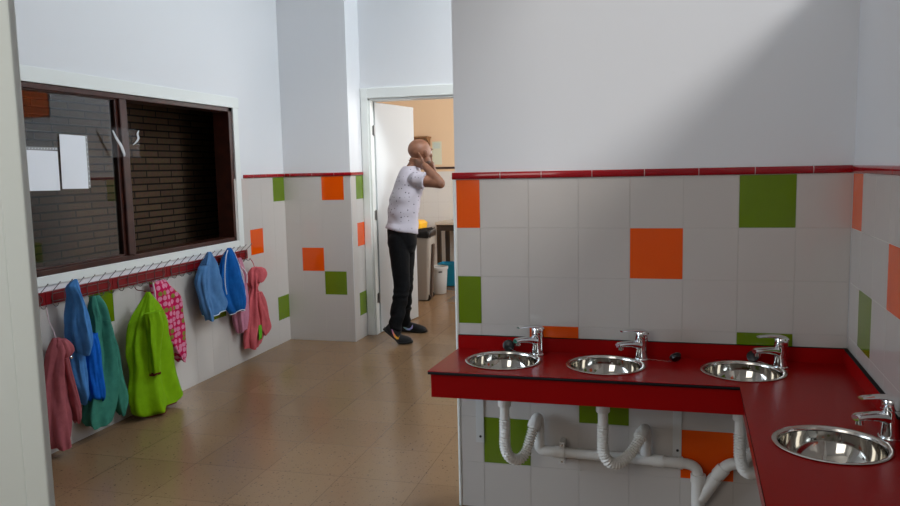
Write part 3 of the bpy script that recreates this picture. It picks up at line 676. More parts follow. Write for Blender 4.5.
garment('smock', 'teal green smock hanging behind the two blue ones, its hem nearly on the floor', G['teal'], XL+.065, C_teal, 4, 4, .011, [(G['teal_sleeve'], XL+.085, None)])
garment('raincoat', 'lime green long smock with dark piping hanging down to the floor', G['lime'], XL+.13, C_lime, 5, 4, .013,
    [(G['lime_sleeve'], XL+.20, C_maroon)], hem=C_maroon, cat='smock', loop=([(XL+.058,3.90,.785),(XL+.07,3.905,.765),(XL+.10,3.92,.757),(XL+.13,3.925,.748)], C_maroon))
gp = garment('smock', 'hot pink sleeveless smock with a pale animal print, beside the lime green one', G['pink'], XL+.055, C_print, 6, 3, .008,
    loop=([(XL+.05,4.10,.783),(XL+.056,4.105,.79),(XL+.056,4.12,.787)], C_strap))
P = [(XL+.073,4.055,.785),(XL+.078,4.052,.765),(XL+.085,4.05,.735),(XL+.088,4.047,.70),(XL+.09,4.05,.66)]
MB().tube(spline(P, 6), .005, 8).build('neck_trim', C_strap, gp, smooth=True)
gs = garment('smock', 'pale blue smock with a white edge, hung in front of the green floor tile', G['sky'], XL+.075, C_sky, 7, 4, .014, [(G['sky_sleeve'], XL+.10, None)])
gy = garment('smock', 'bright blue smock with white piping beside the pale blue one', G['royal'], XL+.09, C_royal, 8, 3, .013)
for gg, key, xc, sd, am in ((gs,'sky',XL+.075,7,.014), (gy,'royal',XL+.09,8,.013)):
    m = loft(G[key], xc, sd, {7:4,8:3}[sd], am, hollow=False); N = 80; nr = len(m.v)//N
    kk = [i for i in range(N)]
    for side in ((2,) if key == 'sky' else (36, 4)):
     pts = [m.v[r*N+side] for r in range(1, nr if side != 36 else nr*2//3)]
     MB().tube([p+Vector((.003,.002 if side < 10 else -.002,0)) for p in pts], .0035, 8).build('piping', C_whitetrim, gg, smooth=True)
    P = ring_path(G[key], xc, -1, sd, {7:4,8:3}[sd], am)
    P = [Vector((max(p.x, XMIN+.003), p.y, p.z)) for p in P]
    MB().tube(P+[P[0]], .003, 8).build('hem_piping', C_whitetrim, gg, smooth=True)
gb = garment('smock', 'blush pink smock on pale straps behind the bright blue one', G['blush'], XL+.05, C_blush, 9, 4, .007)
for dy in (-.02, .03):
    MB().tube(spline([(XL+.058,5.07,.782),(XL+.066,5.09+dy*.5,.75),(XL+.085,5.115+dy,.69),(XL+.083,5.12+dy,.62)], 6), .006, 8).build('strap', C_strap, gb, smooth=True)
ga = garment('coat', 'salmon pink child\'s coat at the far end of the hooks, next to the orange tile', G['salmon'], XL+.06, C_salmon, 10, 4, .010,
    [(G['salmon_sleeve'], XL+.09, None)], cat='coat', loop=([(XL+.058,5.26,.783),(XL+.06,5.275,.775),(XL+.06,5.30,.745),(XL+.06,5.314,.712)], C_salmon))
loft([(5.325,.715,.03,.02),(5.345,.69,.055,.035),(5.352,.645,.06,.04),(5.335,.605,.035,.03)], XL+.085, 12, 3, .006, N=40).build('hood', C_salmon, ga, smooth=True, angle=80)
loft([(5.275,.27,.022,.006),(5.278,.22,.024,.006),(5.272,.165,.022,.006)], XL+.103, 13, 3, .001, N=24, hollow=False).build('patch', C_greenpatch, ga, smooth=True)

# ------------------------------------------------------------------ papers on the window
def sheet(label, y0, y1, z0, z1, x, punch, slant=0.):
    t = thing('paper_sheet', label, 'paper', (x,(y0+y1)/2,z0), 'white papers on the window pane')
    p = MB(); n = 8; vs = []
    for i in range(n+1):
        for j in range(n+1):
            u, v = i/n, j/n; vs.append(Vector((x+.0015*math.sin(u*3)+.0012*v, y0+(y1-y0)*u+slant*v, z0+(z1-z0)*v-.004*u)))
    fs = [(i*(n+1)+j, (i+1)*(n+1)+j, (i+1)*(n+1)+j+1, i*(n+1)+j+1) for i in range(n) for j in range(n)]
    p.add(vs, fs); o = p.build('page', M_paper, t)
    so = o.modifiers.new('thick', 'SOLIDIFY'); so.thickness = .0008
    st = MB()
    if punch == 'top':
        st.box((x+.0022,y0,z1+.001), (x+.003,y1,z1+.016)); so_ = st.build('punched_strip', mat('clear_film', rgb(150,150,150), .3), t)
        hm_ = MB()
        for k in range(11): hm_.lathe([(.0,.0032),(.0035,.0032)], 10, Matrix.Translation((x,y0+.01+k*(y1-y0-.02)/10,z1+.008)) @ Matrix.Rotation(PI/2, 4, 'Y'), cap=False)
        hm_.build('punch_mark', M_paper, so_)
    else:
        st.box((x+.0022,y1+.001,z0), (x+.003,y1+.016,z1)); so_ = st.build('punched_strip', mat('clear_film', rgb(150,150,150), .3), t)
        hm_ = MB()
        for k in range(11): hm_.lathe([(.0,.0032),(.0035,.0032)], 10, Matrix.Translation((x,y1+.008,z0+.012+k*(z1-z0-.024)/10)) @ Matrix.Rotation(PI/2, 4, 'Y'), cap=False)
        hm_.build('punch_mark', M_paper, so_)
    return t
PX = XL-.024
sheet('lower white paper on the window pane, with a punched strip along its top', 3.235, 3.458, 1.377, 1.585, PX, 'top')
sheet('upright white paper on the window pane with a punched strip down its far side', 3.474, 3.672, 1.380, 1.672, PX, 'side', .006)
M_film = mat('plastic_film', rgb(236,236,240), .12, spec=.8, Alpha=.03)
pf = thing('plastic_sleeve', 'empty shiny plastic sleeve taped over the window mullion', 'plastic sleeve', (XL+.012,3.95,1.55))
p = MB(); n = 24; vs = []
for i in range(n+1):
    for j in range(n+1):
        u, v = i/n, j/n
        vs.append(Vector((XL+.012+.016*(1-v)*abs(u-.45)+.008*math.sin(u*9+v*3)*(1-v*.6)+.006*math.sin(v*7+u*4), 3.82+.27*u, 1.55+.172*v)))
p.add(vs, [(i*(n+1)+j, (i+1)*(n+1)+j, (i+1)*(n+1)+j+1, i*(n+1)+j+1) for i in range(n) for j in range(n)])
fo = p.build('film', M_film, pf, smooth=True); so = fo.modifiers.new('thick', 'SOLIDIFY'); so.thickness = .0004
# pale near-opaque strips along the curls, standing in for highlights on the film
def fold(pts, w):
    q = MB(); S = spline(pts, 6); rs = []
    for i, c in enumerate(S):
        ww = w*(.35+.65*math.sin(PI*(i+.5)/len(S)))
        rs.append([c+Vector((.004*math.sin(a)+.004, ww*math.cos(a), 0)) for a in [2*PI*k/10 for k in range(10)]])
    return q.rings(rs)
M_glint = mat('painted_glint', rgb(226,228,232), .18, spec=.8, Alpha=.85)
fold([(XL+.02,3.845,1.705),(XL+.024,3.868,1.66),(XL+.026,3.90,1.62),(XL+.024,3.925,1.575),(XL+.02,3.932,1.556)], .014).build('crease_glint', M_glint, pf, smooth=True)
fold([(XL+.02,4.078,1.712),(XL+.024,4.060,1.69),(XL+.024,4.066,1.665),(XL+.02,4.045,1.64),(XL+.018,4.02,1.625)], .010).build('crease_glint', M_glint, pf, smooth=True)

# ------------------------------------------------------------------ things in the far room
def rrect(w, d, r, n=5):
    out = []
    for cx, cy, a0 in ((w-r,d-r,0), (-w+r,d-r,PI/2), (-w+r,-d+r,PI), (w-r,-d+r,3*PI/2)):
        for k in range(n+1):
            a = a0+PI/2*k/n; out.append((cx+r*math.cos(a), cy+r*math.sin(a)))
    return out
def bucket(prof, M):
    """prof: (half w, half d, radius, z)"""
    return MB().rings([[M @ Vector((x, y, z)) for x, y in rrect(w, d, r)] for w, d, r, z in prof])
M_greybin = mat('grey_plastic', rgb(150,144,136), .45); M_bag = add_bump(mat('bag_film', rgb(22,22,24), .3), 40, .6, .01)
M_yellow = mat('yellow_plastic', rgb(240,184,24), .4); M_lgrey = mat('light_grey_plastic', rgb(182,184,184), .45); M_blue = mat('blue_plastic', rgb(22,150,196), .4)
b = thing('rubbish_bin', 'tall grey rubbish bin lined with a black bag, behind the man', 'bin', (-2.515,8.12,0))
Mb = Matrix.Translation((-2.515,8.12,0)) @ Matrix.Rotation(.12, 4, 'Z')
bucket([(.072,.15,.03,.012),(.078,.155,.03,.03),(.118,.19,.035,.70),(.124,.196,.035,.705),(.124,.196,.035,.74),(.112,.184,.03,.74),(.075,.15,.03,.05)], Mb).build('bin_body', M_greybin, b, smooth=True, angle=35)
bag = []
for k, (w, d, z) in enumerate(((.128,.200,.700),(.130,.203,.735),(.131,.204,.765),(.122,.196,.778),(.108,.182,.765),(.09,.16,.60),(.05,.1,.3))):
    bag.append([Mb @ Vector((x*(1+.02*math.sin(7*i+k)), y*(1+.02*math.cos(5*i+k)), z+.010*math.sin(2.3*i+k)*(1 if k in (0,3) else .2))) for i, (x, y) in enumerate(rrect(w, d, .04))])
MB().rings(bag).build('bag', M_bag, b, smooth=True, angle=60)
MB().box((.098,-.05,.02), (.122,.05,.62), Mb @ Matrix.Rotation(.055, 4, 'Y') @ Matrix.Translation((-.02,0,0))).build('side_recess', mat('brown_recess', rgb(74,60,50), .6), b, bevel=.004)
for sy in (-1, 1):
    MB().lathe([(0,-.012),(.03,-.012),(.034,-.006),(.034,.006),(.03,.012),(0,.012)], 20, Mb @ Matrix.Translation((.075,sy*.11,.034)) @ Matrix.Rotation(PI/2, 4, 'X'), cap=False).build('wheel', M_rubber, b, smooth=True, angle=40)
b = thing('rubbish_bin', 'yellow bin standing behind the tall grey one', 'bin', (-2.83,8.72,0))
Mb = Matrix.Translation((-2.83,8.72,0))
bucket([(.115,.13,.03,.012),(.12,.135,.03,.03),(.155,.165,.04,.76),(.16,.17,.04,.765),(.16,.17,.04,.785),(.15,.16,.03,.785),(.11,.12,.03,.06)], Mb).build('bin_body', M_yellow, b, smooth=True, angle=35)
bucket([(.162,.172,.04,.786),(.162,.172,.04,.80),(.13,.14,.04,.835),(.05,.05,.03,.845)], Mb).build('bin_lid', M_yellow, b, smooth=True, angle=35)
b = thing('waste_basket', 'small pale grey waste basket next to the tall grey bin', 'basket', (-2.455,8.50,0))
Mb = Matrix.Translation((-2.455,8.50,0))
bk = MB(); bk.lathe([(0,.004),(.092,.004),(.098,.012),(.116,.285),(.124,.288),(.125,.318),(.119,.320),(.117,.300),(.095,.02),(0,.016)], 40, Mb, cap=False); bo = bk.build('basket_body', M_lgrey, b, smooth=True, angle=35)
for a in (-1.0, -2.2): MB().box((.118,-.022,.258), (.1225,.022,.272), Mb @ Matrix.Rotation(a, 4, 'Z')).build('grip_slot', M_rubber, b, bevel=.003)
b = thing('waste_basket', 'bright blue waste basket under the far table', 'basket', (-2.47,9.10,0))
Mb = Matrix.Translation((-2.47,9.10,0))
bucket([(.085,.085,.03,.008),(.092,.092,.03,.02),(.122,.122,.035,.262),(.128,.128,.035,.264),(.128,.128,.035,.285),(.118,.118,.03,.285),(.088,.088,.03,.03)], Mb).build('basket_body', M_blue, b, smooth=True, angle=35)
tb = thing('side_table', 'table with a pale top and dark legs against the far wall', 'table', (-2.2,9.5,0))
MB().box((-2.70,9.28,.735), (-1.75,9.76,.768)).build('table_top', mat('pale_top', rgb(196,186,170), .4), tb, bevel=.004)
M_dleg = mat('dark_legs', rgb(52,42,36), .5)
for x in (-2.66, -1.79):
    for y in (9.32, 9.72): MB().box((x-.025,y-.025,0), (x+.025,y+.025,.735)).build('leg', M_dleg, tb, bevel=.003)
MB().box((-2.66,9.30,.66), (-1.79,9.325,.735)).build('table_apron', M_dleg, tb)
M_oak = mottle(mat('chair_wood', rgb(140,98,62), .45), rgb(134,92,56), rgb(150,108,70), 20)
cb = thing('wooden_chair', 'brown wooden chair pushed to the far table', 'chair', (-2.08,8.93,0))
MB().box((-2.26,8.76,.43), (-1.9,9.12,.455)).build('seat', M_oak, cb, bevel=.006)
MB().box((-2.26,8.74,.60), (-1.9,8.765,.79)).build('backrest', M_oak, cb, bevel=.006)
for x in (-2.24, -1.92):
    MB().box((x-.018,8.742,0), (x+.018,8.778,.78)).build('leg', M_oak, cb, bevel=.004)
    MB().box((x-.018,9.07,0), (x+.018,9.106,.43)).build('leg', M_oak, cb, bevel=.004)
pn = thing('notice_paper', 'pale green notice paper on the peach wall beyond the door', 'paper', (-2.79,9.795,1.49))
MB().box((-2.862,9.797,1.49), (-2.735,9.8005,1.79)).build('page', mat('pale_green_paper', rgb(222,226,206), .7), pn)
MB().box((-2.845,9.7955,1.70), (-2.755,9.7972,1.775)).build('picture', mat('pale_blue_print', rgb(206,220,214), .7), pn)
sh = thing('wall_shelf', 'small wooden bracket shelf on the peach wall behind the man\'s head', 'shelf', (-2.98,9.7,1.80))
MB().box((-3.10,9.60,1.835), (-2.87,9.80,1.855)).build('shelf_board', M_oak, sh, bevel=.002)
for x in (-3.06, -2.90): MB().prism([(9.62,1.834),(9.80,1.834),(9.80,1.74)], 0, .015, Matrix(((0,0,1,x),(1,0,0,0),(0,1,0,0),(0,0,0,1)))).build('bracket', M_oak, sh)
ob = thing('reflection_board', 'unseen orange board added on the door wall, for its reflection in the pane', 'board', (-.2,YD,2.02))
MB().box((-.53,YD-.012,2.02), (.10,YD+.0015,2.45)).build('panel', mat('orange_board', rgb(226,96,16), .5), ob)  # unseen panel, added for the orange reflection in the window pane
# ------------------------------------------------------------------ the man in the doorway
J = {k: Vector(v) for k, v in TABLES['man'].items()}
def remesh(mb, name, m, parent, voxel, smooth=6, disp=None):
    o = mb.build(name+'_src', None)
    r = o.modifiers.new('r', 'REMESH'); r.mode = 'VOXEL'; r.voxel_size = voxel
    s = o.modifiers.new('s', 'SMOOTH'); s.iterations = smooth; s.factor = .5
    bpy.context.view_layer.update()
    me = bpy.data.meshes.new_from_object(o.evaluated_get(bpy.context.evaluated_depsgraph_get()))
    old = o.data; bpy.data.objects.remove(o); bpy.data.meshes.remove(old)
    if disp:
        for v in me.vertices: v.co += v.normal*disp(v.co)
    me.name = name; me.materials.clear()
    for x in (m if isinstance(m, (list, tuple)) else [m]): me.materials.append(x)
    me.polygons.foreach_set('use_smooth', [True]*len(me.polygons))
    ob = bpy.data.objects.new(name, me); COL.objects.link(ob)
    if parent: put(ob, parent)
    return ob
def cap(mb, a, b, ra, rb, seg=20):
    """tapered capsule"""
    a, b = Vector(a), Vector(b); d = b-a; L = d.length; t = d.normalized()
    pts, rad = [], []
    for k in range(0, 6):
        q = PI/2*k/6; pts.append(a-t*ra*math.cos(q)); rad.append(max(ra*math.sin(q), 1e-4))
    for k in range(0, 7): pts.append(a+d*k/6); rad.append(ra+(rb-ra)*k/6)
    for k in range(1, 7):
        q = PI/2*k/6; pts.append(b+t*rb*math.sin(q)); rad.append(max(rb*math.cos(q), 1e-4))
    mb.tube(pts, rad, seg)
def frame(o, f, up=Vector((0,0,1))):
    f = Vector(f).normalized(); r = f.cross(up).normalized(); u = r.cross(f)
    return Matrix(((f.x,-r.x,u.x,o[0]),(f.y,-r.y,u.y,o[1]),(f.z,-r.z,u.z,o[2]),(0,0,0,1)))     # local: x forward, y left, z up
def torso_rings(levels):
    """levels: (centre, facing angle, half depth, half width) from the bottom"""
    rs = []
    for lv in levels:
        c, a, hd, hw = lv[:4]; tilt = lv[4] if len(lv) > 4 else 0
        f = Vector((math.cos(a), math.sin(a), 0)); l = Vector((-math.sin(a), math.cos(a), 0))
        rs.append([Vector(c)+f*hd*math.copysign(abs(math.cos(t))**.85, math.cos(t))+l*hw*math.copysign(abs(math.sin(t))**.85, math.sin(t))-Vector((0,0,tilt*math.cos(t))) for t in [2*PI*k/40 for k in range(40)]])
    return rs
R = math.radians
M_skin = add_bump(mottle(mat('skin', rgb(196,142,112), .5, spec=.4, Subsurface_Weight=.12), rgb(124,82,62), rgb(140,96,74), 20), 220, .05, .0006)
M_skin.node_tree.nodes['Principled BSDF'].inputs['Subsurface Radius'].default_value = (.012,.005,.003)
man = thing('person', 'person with shaved head in spotted white T-shirt and black trousers, hand at neck', 'person', (-2.07,6.22,0))
AH, AT = R(58), R(40)           # where head and chest face
fh = Vector((math.cos(AH), math.sin(AH), 0)); ft_ = Vector((math.cos(AT), math.sin(AT), 0)); lt = Vector((-ft_.y, ft_.x, 0))
pel, bel, che, uch, nek, hc = (J[k] for k in ('pelvis','belly','chest','uchest','neck','headc'))
shR = uch+Vector((0,0,.040))-lt*.145+ft_*.01; shL = uch+Vector((0,0,.030))+lt*.130+ft_*.02+ft_*.01
elR, wrR = J['elR'], J['wrR']; elL = J['elL']; wrL = J['wrL']
hipR, hipL = J['hipR'], J['hipL']; knR, knL, anR, anL = J['kneeR'], J['kneeL'], J['ankR'], J['ankL']
body = MB()
body.rings(torso_rings([(pel+Vector((0,0,-.09)),AT-.25,.090,.140),(pel,AT-.2,.105,.158),(bel+Vector((0,0,-.06)),AT-.1,.100,.142),(bel+Vector((0,0,.02)),AT,.098,.132),(che,AT,.100,.142),(uch,AT,.094,.132),(uch+Vector((.004,.004,.055)),AT,.075,.105),(uch+Vector((.012,.014,.10)),AT,.06,.080)]))
cap(body, uch+Vector((0,0,.07)), hc+Vector((0,0,-.06))-fh*.018, .060, .056)
# skull, jaw and face
hc = hc+Vector((.004,.0,-.012)); FHm = frame(hc, fh) @ Matrix.Diagonal((1.10,1.10,1.10,1))
def E_(c, r, seg=12, rot=None):
    Mx = FHm @ Matrix.Translation(Vector(c))
    if rot: Mx = Mx @ rot
    body.ell((0,0,0), r, seg, Mx)
E_((-.008,0,.030), (.098,.077,.082), 16); E_((.018,0,.018), (.078,.070,.076), 14); E_((.036,0,-.045), (.056,.056,.056), 12); E_((.064,0,-.085), (.024,.028,.021)); E_((.03,0,-.066), (.05,.052,.035))
E_((.084,0,.030), (.018,.052,.014)); E_((.096,0,-.010), (.012,.013,.027)); E_((.108,0,-.022), (.014,.0125,.011)); E_((.098,.012,-.026), (.009,.008,.007)); E_((.098,-.012,-.026), (.009,.008,.007))
E_((.080,0,-.051), (.018,.026,.0065)); E_((.078,0,-.061), (.018,.023,.0070)); E_((.072,.036,-.018), (.020,.022,.020)); E_((.072,-.036,-.018), (.020,.022,.020))
for sg in (1, -1):
    rt = Matrix.Rotation(sg*R(22), 4, 'Z') @ Matrix.Rotation(R(-10), 4, 'Y')
    E_((-.006,sg*.078,-.004), (.020,.006,.031), 12, rt); E_((-.012,sg*.083,.010), (.014,.006,.017), 10, rt); E_((.004,sg*.077,-.026), (.009,.006,.010))
# arms
for sh, el, wr in ((shR, elR, wrR), (shL, elL, wrL)):
    cap(body, sh, el, .050, .043); cap(body, el, el.lerp(wr, .3), .044, .046); cap(body, el.lerp(wr, .3), wr, .046, .029)
    cap(body, sh+Vector((0,0,-.005)), sh.lerp(el, .35), .053, .050)
# legs
for hp, kn, an in ((hipR, knR, anR), (hipL, knL, anL)):
    cap(body, hp, kn, .084, .056); cap(body, kn, kn.lerp(an, .35), .054, .053); cap(body, kn.lerp(an, .35), an, .053, .036)
# feet inside the shoes
def foot_pts(an, toe, heelz):
    d = Vector((toe.x-an.x, toe.y-an.y, 0)).normalized(); return d
# hands: palm, four fingers and a thumb
def hand(wr, palm_dir, palm_nrm, curl, size=1., thumb_side=1):
    d = Vector(palm_dir).normalized(); nn = Vector(palm_nrm).normalized(); nn = (nn-d*nn.dot(d)).normalized(); s = d.cross(nn)*thumb_side    # s points to the thumb
    L = .088*size; c = wr+d*.012
    for w in (-.030,-.012,.008,.026):
        cap(body, c+s*w*.6*size, c+d*L+s*w*size, .0150*size, .0125*size, 12)
    for i, (w, fl) in enumerate(((.029,.070),(.010,.078),(-.010,.073),(-.029,.058))):
        p = c+d*L+s*w*size; dd = d.copy(); ln = fl*size
        for seg_, fr in ((0,.45),(1,.32),(2,.23)):
            ax = s; dd = (Matrix.Rotation(-curl[seg_]*thumb_side, 3, ax) @ dd).normalized(); q = p+dd*ln*fr
            cap(body, p, q, (.0092-.0009*seg_)*size, (.0086-.0010*seg_)*size, 10); p = q
    p = c+d*.018+s*.030*size; dd = (d*.75+s*.75+nn*.15).normalized()
    for ln, r in ((.040,.0115),(.032,.0100),(.024,.0090)):
        q = p+dd*ln*size; cap(body, p, q, r*size, r*.92*size, 10); p = q; dd = (dd+d*.35-s*.2+nn*.12).normalized()
napeR = hc-fh*.085+Vector((0,0,-.072))
hand(wrR, napeR-wrR+Vector((0,0,.01)), (hc+Vector((0,0,-.05)))-wrR, (.25,.4,.3), .98, -1)
hand(wrL, (hc+fh*.055+lt*.085+Vector((0,0,-.02)))-wrL, hc-wrL, (.3,.4,.4), .98, 1)
remesh(body, 'body', M_skin, man, .0055, 3)
# eyes, brows, beard
M_eye = mat('eye_white', rgb(230,226,220), .2); M_dark = add_bump(mat('dark_hair', rgb(74,52,42), .8), 300, .5, .002)
for sg in (1, -1):
    MB().ell((0,0,0), (.012,.012,.012), 10, FHm @ Matrix.Translation((.083,sg*.032,.008))).build('eye', M_eye, man, smooth=True)
    MB().ell((0,0,0), (.006,.0155,.0028), 8, FHm @ Matrix.Translation((.098,sg*.033,.031))).build('eyebrow', M_dark, man, smooth=True)
bd = MB()
bd.ell((0,0,0), (.050,.0560,.026), 14, FHm @ Matrix.Translation((.039,0,-.068))); bd.ell((0,0,0), (.030,.032,.024), 12, FHm @ Matrix.Translation((.064,0,-.086))); bd.ell((0,0,0), (.012,.026,.005), 10, FHm @ Matrix.Translation((.090,0,-.041)))
bd.build('beard', M_dark, man, smooth=True)
# T-shirt
def dots():
    m = mat('spotted_white_cotton', rgb(188,182,192), .85, spec=.15); n, l, p = nodes(m); tc = n.new('ShaderNodeTexCoord')
    v = n.new('ShaderNodeTexVoronoi'); v.inputs['Scale'].default_value = 30; v.inputs['Randomness'].default_value = .55
    r = n.new('ShaderNodeValToRGB'); r.color_ramp.elements[0].position = .14; r.color_ramp.elements[0].color = rgb(58,54,62); r.color_ramp.elements[1].position = .18; r.color_ramp.elements[1].color = rgb(188,182,192)
    l.new(tc.outputs['Object'], v.inputs['Vector']); l.new(v.outputs['Distance'], r.inputs['Fac']); l.new(r.outputs['Color'], p.inputs['Base Color']); return m
sh = MB()
sh.rings(torso_rings([(pel+Vector((0,0,.058)),AT-.2,.135,.176,.030),(pel+Vector((0,0,.078)),AT-.2,.132,.175,.026),(bel+Vector((0,0,-.04)),AT-.1,.128,.170),(bel+Vector((0,0,.04)),AT,.122,.160),(che,AT,.124,.170),(uch,AT,.118,.158),(uch+Vector((.004,.004,.055)),AT,.100,.125),(uch+Vector((.012,.012,.112)),AT,.084,.098),(uch+Vector((.022,.026,.155)),AT,.071,.073)]))
for s_, e_ in ((shR, elR), (shL, elL)):
    cap(sh, s_, s_.lerp(e_, .12), .070, .070); cap(sh, s_+Vector((0,0,-.01)), uch+Vector((0,0,-.04)), .064, .075); dd = (e_-s_)
    sh.tube([s_.lerp(e_, -.1), s_.lerp(e_, .2), s_.lerp(e_, .36)], [.070,.071,.076], 24)
def wr_shirt(co):
    return .0045*mnoise.noise(co*Vector((14,14,9)).length/14*.9)+.0035*math.sin(co.z*42+mnoise.noise(co*7)*4)
remesh(sh, 'tshirt', dots(), man, .0065, 5, wr_shirt)
# trousers
M_trouser = cloth('black_cotton', rgb(16,16,18), rgb(12,12,14)); M_trouser.node_tree.nodes['Principled BSDF'].inputs['Sheen Weight'].default_value = 0
tr = MB()
tr.rings(torso_rings([(pel+Vector((0,0,-.12)),AT-.25,.105,.155),(pel+Vector((0,0,-.05)),AT-.22,.124,.172),(pel+Vector((0,0,.02)),AT-.2,.124,.172),(pel+Vector((0,0,.075)),AT-.15,.120,.165)]))
for hp, kn, an in ((hipR, knR, anR), (hipL, knL, anL)):
    cap(tr, hp, kn, .094, .069); cap(tr, kn, kn.lerp(an, .5), .069, .062)
    dn_ = (an-kn).normalized(); tr.tube([kn, kn.lerp(an, .5), an, an+dn_*.022], [.066,.062,.055,.056], 24)
def wr_tr(co):
    low = max(0, min(1, (.62-co.z)/.4))
    return .004*mnoise.noise(co*11)+.0055*low*math.sin(co.z*70+mnoise.noise(co*9)*5)
remesh(tr, 'trousers', M_trouser, man, .0065, 5, wr_tr)
# shoes
M_shoe = mat('black_mesh_shoe', rgb(14,14,15), .8); M_sole = mat('black_sole', rgb(12,12,13), .5)
def swoosh_mat(name, cols):
    m = mat(name, cols[0], .25, spec=.6); n, l, p = nodes(m); tc = n.new('ShaderNodeTexCoord'); sx = n.new('ShaderNodeSeparateXYZ')
    r = n.new('ShaderNodeValToRGB'); r.color_ramp.elements[0].color = cols[0]; r.color_ramp.elements[1].color = cols[-1]
    for i, c in enumerate(cols[1:-1]): e = r.color_ramp.elements.new((i+1)/(len(cols)-1)); e.color = c
    l.new(tc.outputs['Generated'], sx.inputs['Vector']); l.new(sx.outputs['X'], r.inputs['Fac']); l.new(r.outputs['Color'], p.inputs['Base Color']); return m
W_near = swoosh_mat('iridescent_warm', [rgb(150,110,210), rgb(236,140,120), rgb(255,190,60), rgb(250,170,70)])
W_far = swoosh_mat('iridescent_cool', [rgb(220,220,110), rgb(150,210,200), rgb(170,190,240), rgb(190,170,230)])
def shoe(Mx, bend, wm):
    """local: x heel to toe 0..0.285, y left, z up; the rear lifts by `bend` about the ball"""
    def B(p):
        x, y, z = p; bx = .185
        if x < bx and bend:
            k = min(1, (bx-x)/.05); a = bend*k
            dx, dz = x-bx, z
            x, z = bx+dx*math.cos(a)+dz*math.sin(a), -dx*math.sin(a)+dz*math.cos(a)
        return Mx @ Vector((x, y, z))
    t = None
    up = MB(); so = MB(); rs = []; rs2 = []
    for x, w, h, zc in ((.004,.020,.034,.030),(.012,.030,.050,.018),(.04,.036,.075,.016),(.07,.036,.088,.016),(.10,.036,.086,.016),(.13,.038,.070,.016),(.17,.043,.064,.016),(.21,.045,.056,.015),(.25,.041,.046,.015),(.275,.029,.033,.015),(.285,.010,.012,.016)):
        ring = []
        for k in range(24):
            a = 2*PI*k/24; cy = math.copysign(abs(math.cos(a))**.8, math.cos(a)); sz = math.sin(a)
            z = zc+(h*sz**.9 if sz > 0 else .006*sz)
            ring.append(B((x, w*cy*(1-.25*max(0, sz)), z)))
        rs.append(ring)
    up.rings(rs); u = up.build('shoe', M_shoe, man, smooth=True, angle=80)
    for x, w, zz in ((-.004,.016,.0),(.004,.029,.0),(.03,.038,.0),(.08,.038,.0),(.13,.041,.0),(.18,.048,.0),(.22,.049,.0),(.26,.040,.002),(.283,.024,.006),(.292,.008,.009)):
        rs2.append([B((x, w*c, zz+z)) for c, z in ((1,.004),(1.03,.012),(1,.020),(.5,.022),(-.5,.022),(-1,.020),(-1.03,.012),(-1,.004),(-.6,.0),(.6,.0))])
    so.rings(rs2); so.build('sole', M_sole, u, smooth=True, angle=50)
    # the curved tick on the outer side
    sw = MB(); top = [(.040,.066),(.054,.042),(.074,.031),(.102,.034),(.135,.047),(.172,.066)]; bot = [(.040,.066),(.040,.034),(.058,.012),(.090,.013),(.126,.031),(.172,.066)]
    pts = spline([(a, 0, b) for a, b in top], 5); pbt = spline([(a, 0, b) for a, b in bot], 5); vs = []
    for dy in (0, .003):
        for q in pts: vs.append(B((.205-q.x, -.0365+.010*max(0,(q.z-.03)/.05)-dy+.001 if True else 0, q.z+.006)))
        for q in pbt: vs.append(B((.205-q.x, -.0365+.010*max(0,(q.z-.03)/.05)-dy+.001, q.z+.006)))
    n = len(pts); fs = []
    for i in range(n-1):
        fs += [(i, i+1, n+i+1, n+i), (2*n+i, 3*n+i, 3*n+i+1, 2*n+i+1), (i, 2*n+i, 2*n+i+1, i+1), (n+i, n+i+1, 3*n+i+1, 3*n+i)]
    sw.add(vs, fs); sw.build('logo', wm, u)
a = R(14)
tip = Vector((-1.966, 5.999, 0))
Ms = Matrix.Translation(tip) @ Matrix.Rotation(R(8), 4, 'Z') @ Matrix.Translation((-.285,0,0))
shoe(Ms, R(40), W_near)
tip = Vector((-1.968, 6.418, 0))
Ms = Matrix.Translation(tip) @ Matrix.Rotation(R(-10), 4, 'Z') @ Matrix.Translation((-.285,0,0))
shoe(Ms, 0, W_far)
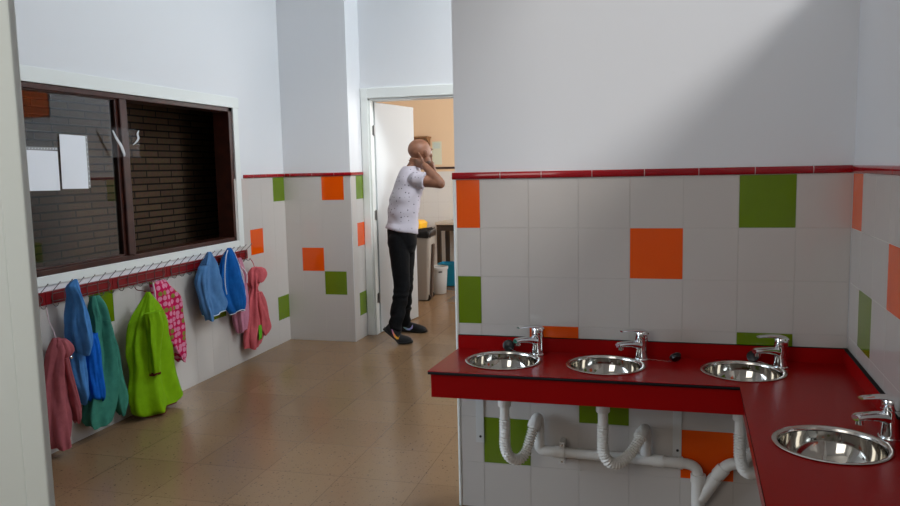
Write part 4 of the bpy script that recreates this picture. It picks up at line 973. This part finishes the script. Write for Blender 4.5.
# ------------------------------------------------------------------ camera
cd = bpy.data.cameras.new('camera'); cam = bpy.data.objects.new('camera', cd); COL.objects.link(cam)
K = TABLES['camera']; cd.sensor_width = 36; cd.sensor_fit = 'HORIZONTAL'; cd.lens = K['f']/900*36; cd.clip_start = .02
r_, u_, f_ = (Vector(K[k]) for k in ('right','up','fw'))
cam.matrix_world = Matrix(((r_.x,u_.x,-f_.x,0),(r_.y,u_.y,-f_.y,0),(r_.z,u_.z,-f_.z,K['h']),(0,0,0,1)))
scene.camera = cam
# ------------------------------------------------------------------ light
w = bpy.data.worlds.new('sky'); scene.world = w; w.use_nodes = True
w.node_tree.nodes['Background'].inputs['Color'].default_value = (.80,.90,1,1); w.node_tree.nodes['Background'].inputs['Strength'].default_value = 1.0
def area(name, loc, direction, sx, sy, power, col, spread=PI):
    d = bpy.data.lights.new(name, 'AREA'); d.shape = 'RECTANGLE'; d.size = sx; d.size_y = sy; d.energy = power; d.color = col; d.spread = spread
    o = bpy.data.objects.new(name, d); COL.objects.link(o); o.location = loc
    o.rotation_euler = Vector(direction).to_track_quat('-Z', 'Z').to_euler(); return o
area('corridor_window_light', (3.02,4.72,2.1), (-1,0,0), 2.4, 2.4, 8, (.90,.96,1))
area('added_lantern_light', (.88,4.68,4.40), (-1,0,-.15), 2.5, 1.1, 132, (.85,.95,1))  # lamp added to brighten the left wall from high up
area('added_left_light', (XL-.12,2.05,1.08), (1,.50,-.30), 1.1, 2.0, 12, (.72,.86,1), math.radians(80))  # added bluish lamp, aimed at the low left of the sink wall
area('rear_window_light', (-1.75,-1.01,2.25), (0,1,0), 1.65, 1.8, 23, (1,.94,.83))
area('far_room_window_light', (-.58,8.1,1.75), (-1,0,0), 2.3, 1.6, 76, (1,.97,.93))
sd = bpy.data.lights.new('daylight', 'SUN'); sd.energy = 2.4; sd.angle = math.radians(15); sd.color = (1,.98,.95)
so = bpy.data.objects.new('daylight', sd); COL.objects.link(so); so.location = (6,0,8)
so.rotation_euler = Vector((-1,.6,-.905)).to_track_quat('-Z', 'Z').to_euler()
vs = scene.view_settings; vs.view_transform = 'Standard'; vs.look = 'None'; vs.gamma = 1; vs.use_curve_mapping = False; vs.exposure = 0
scene.cycles.max_bounces = 10; scene.cycles.diffuse_bounces = 5; scene.cycles.glossy_bounces = 5; scene.cycles.transmission_bounces = 6
scene.cycles.use_denoising = True; scene.cycles.sample_clamp_indirect = 6; scene.cycles.caustics_reflective = False; scene.cycles.caustics_refractive = False
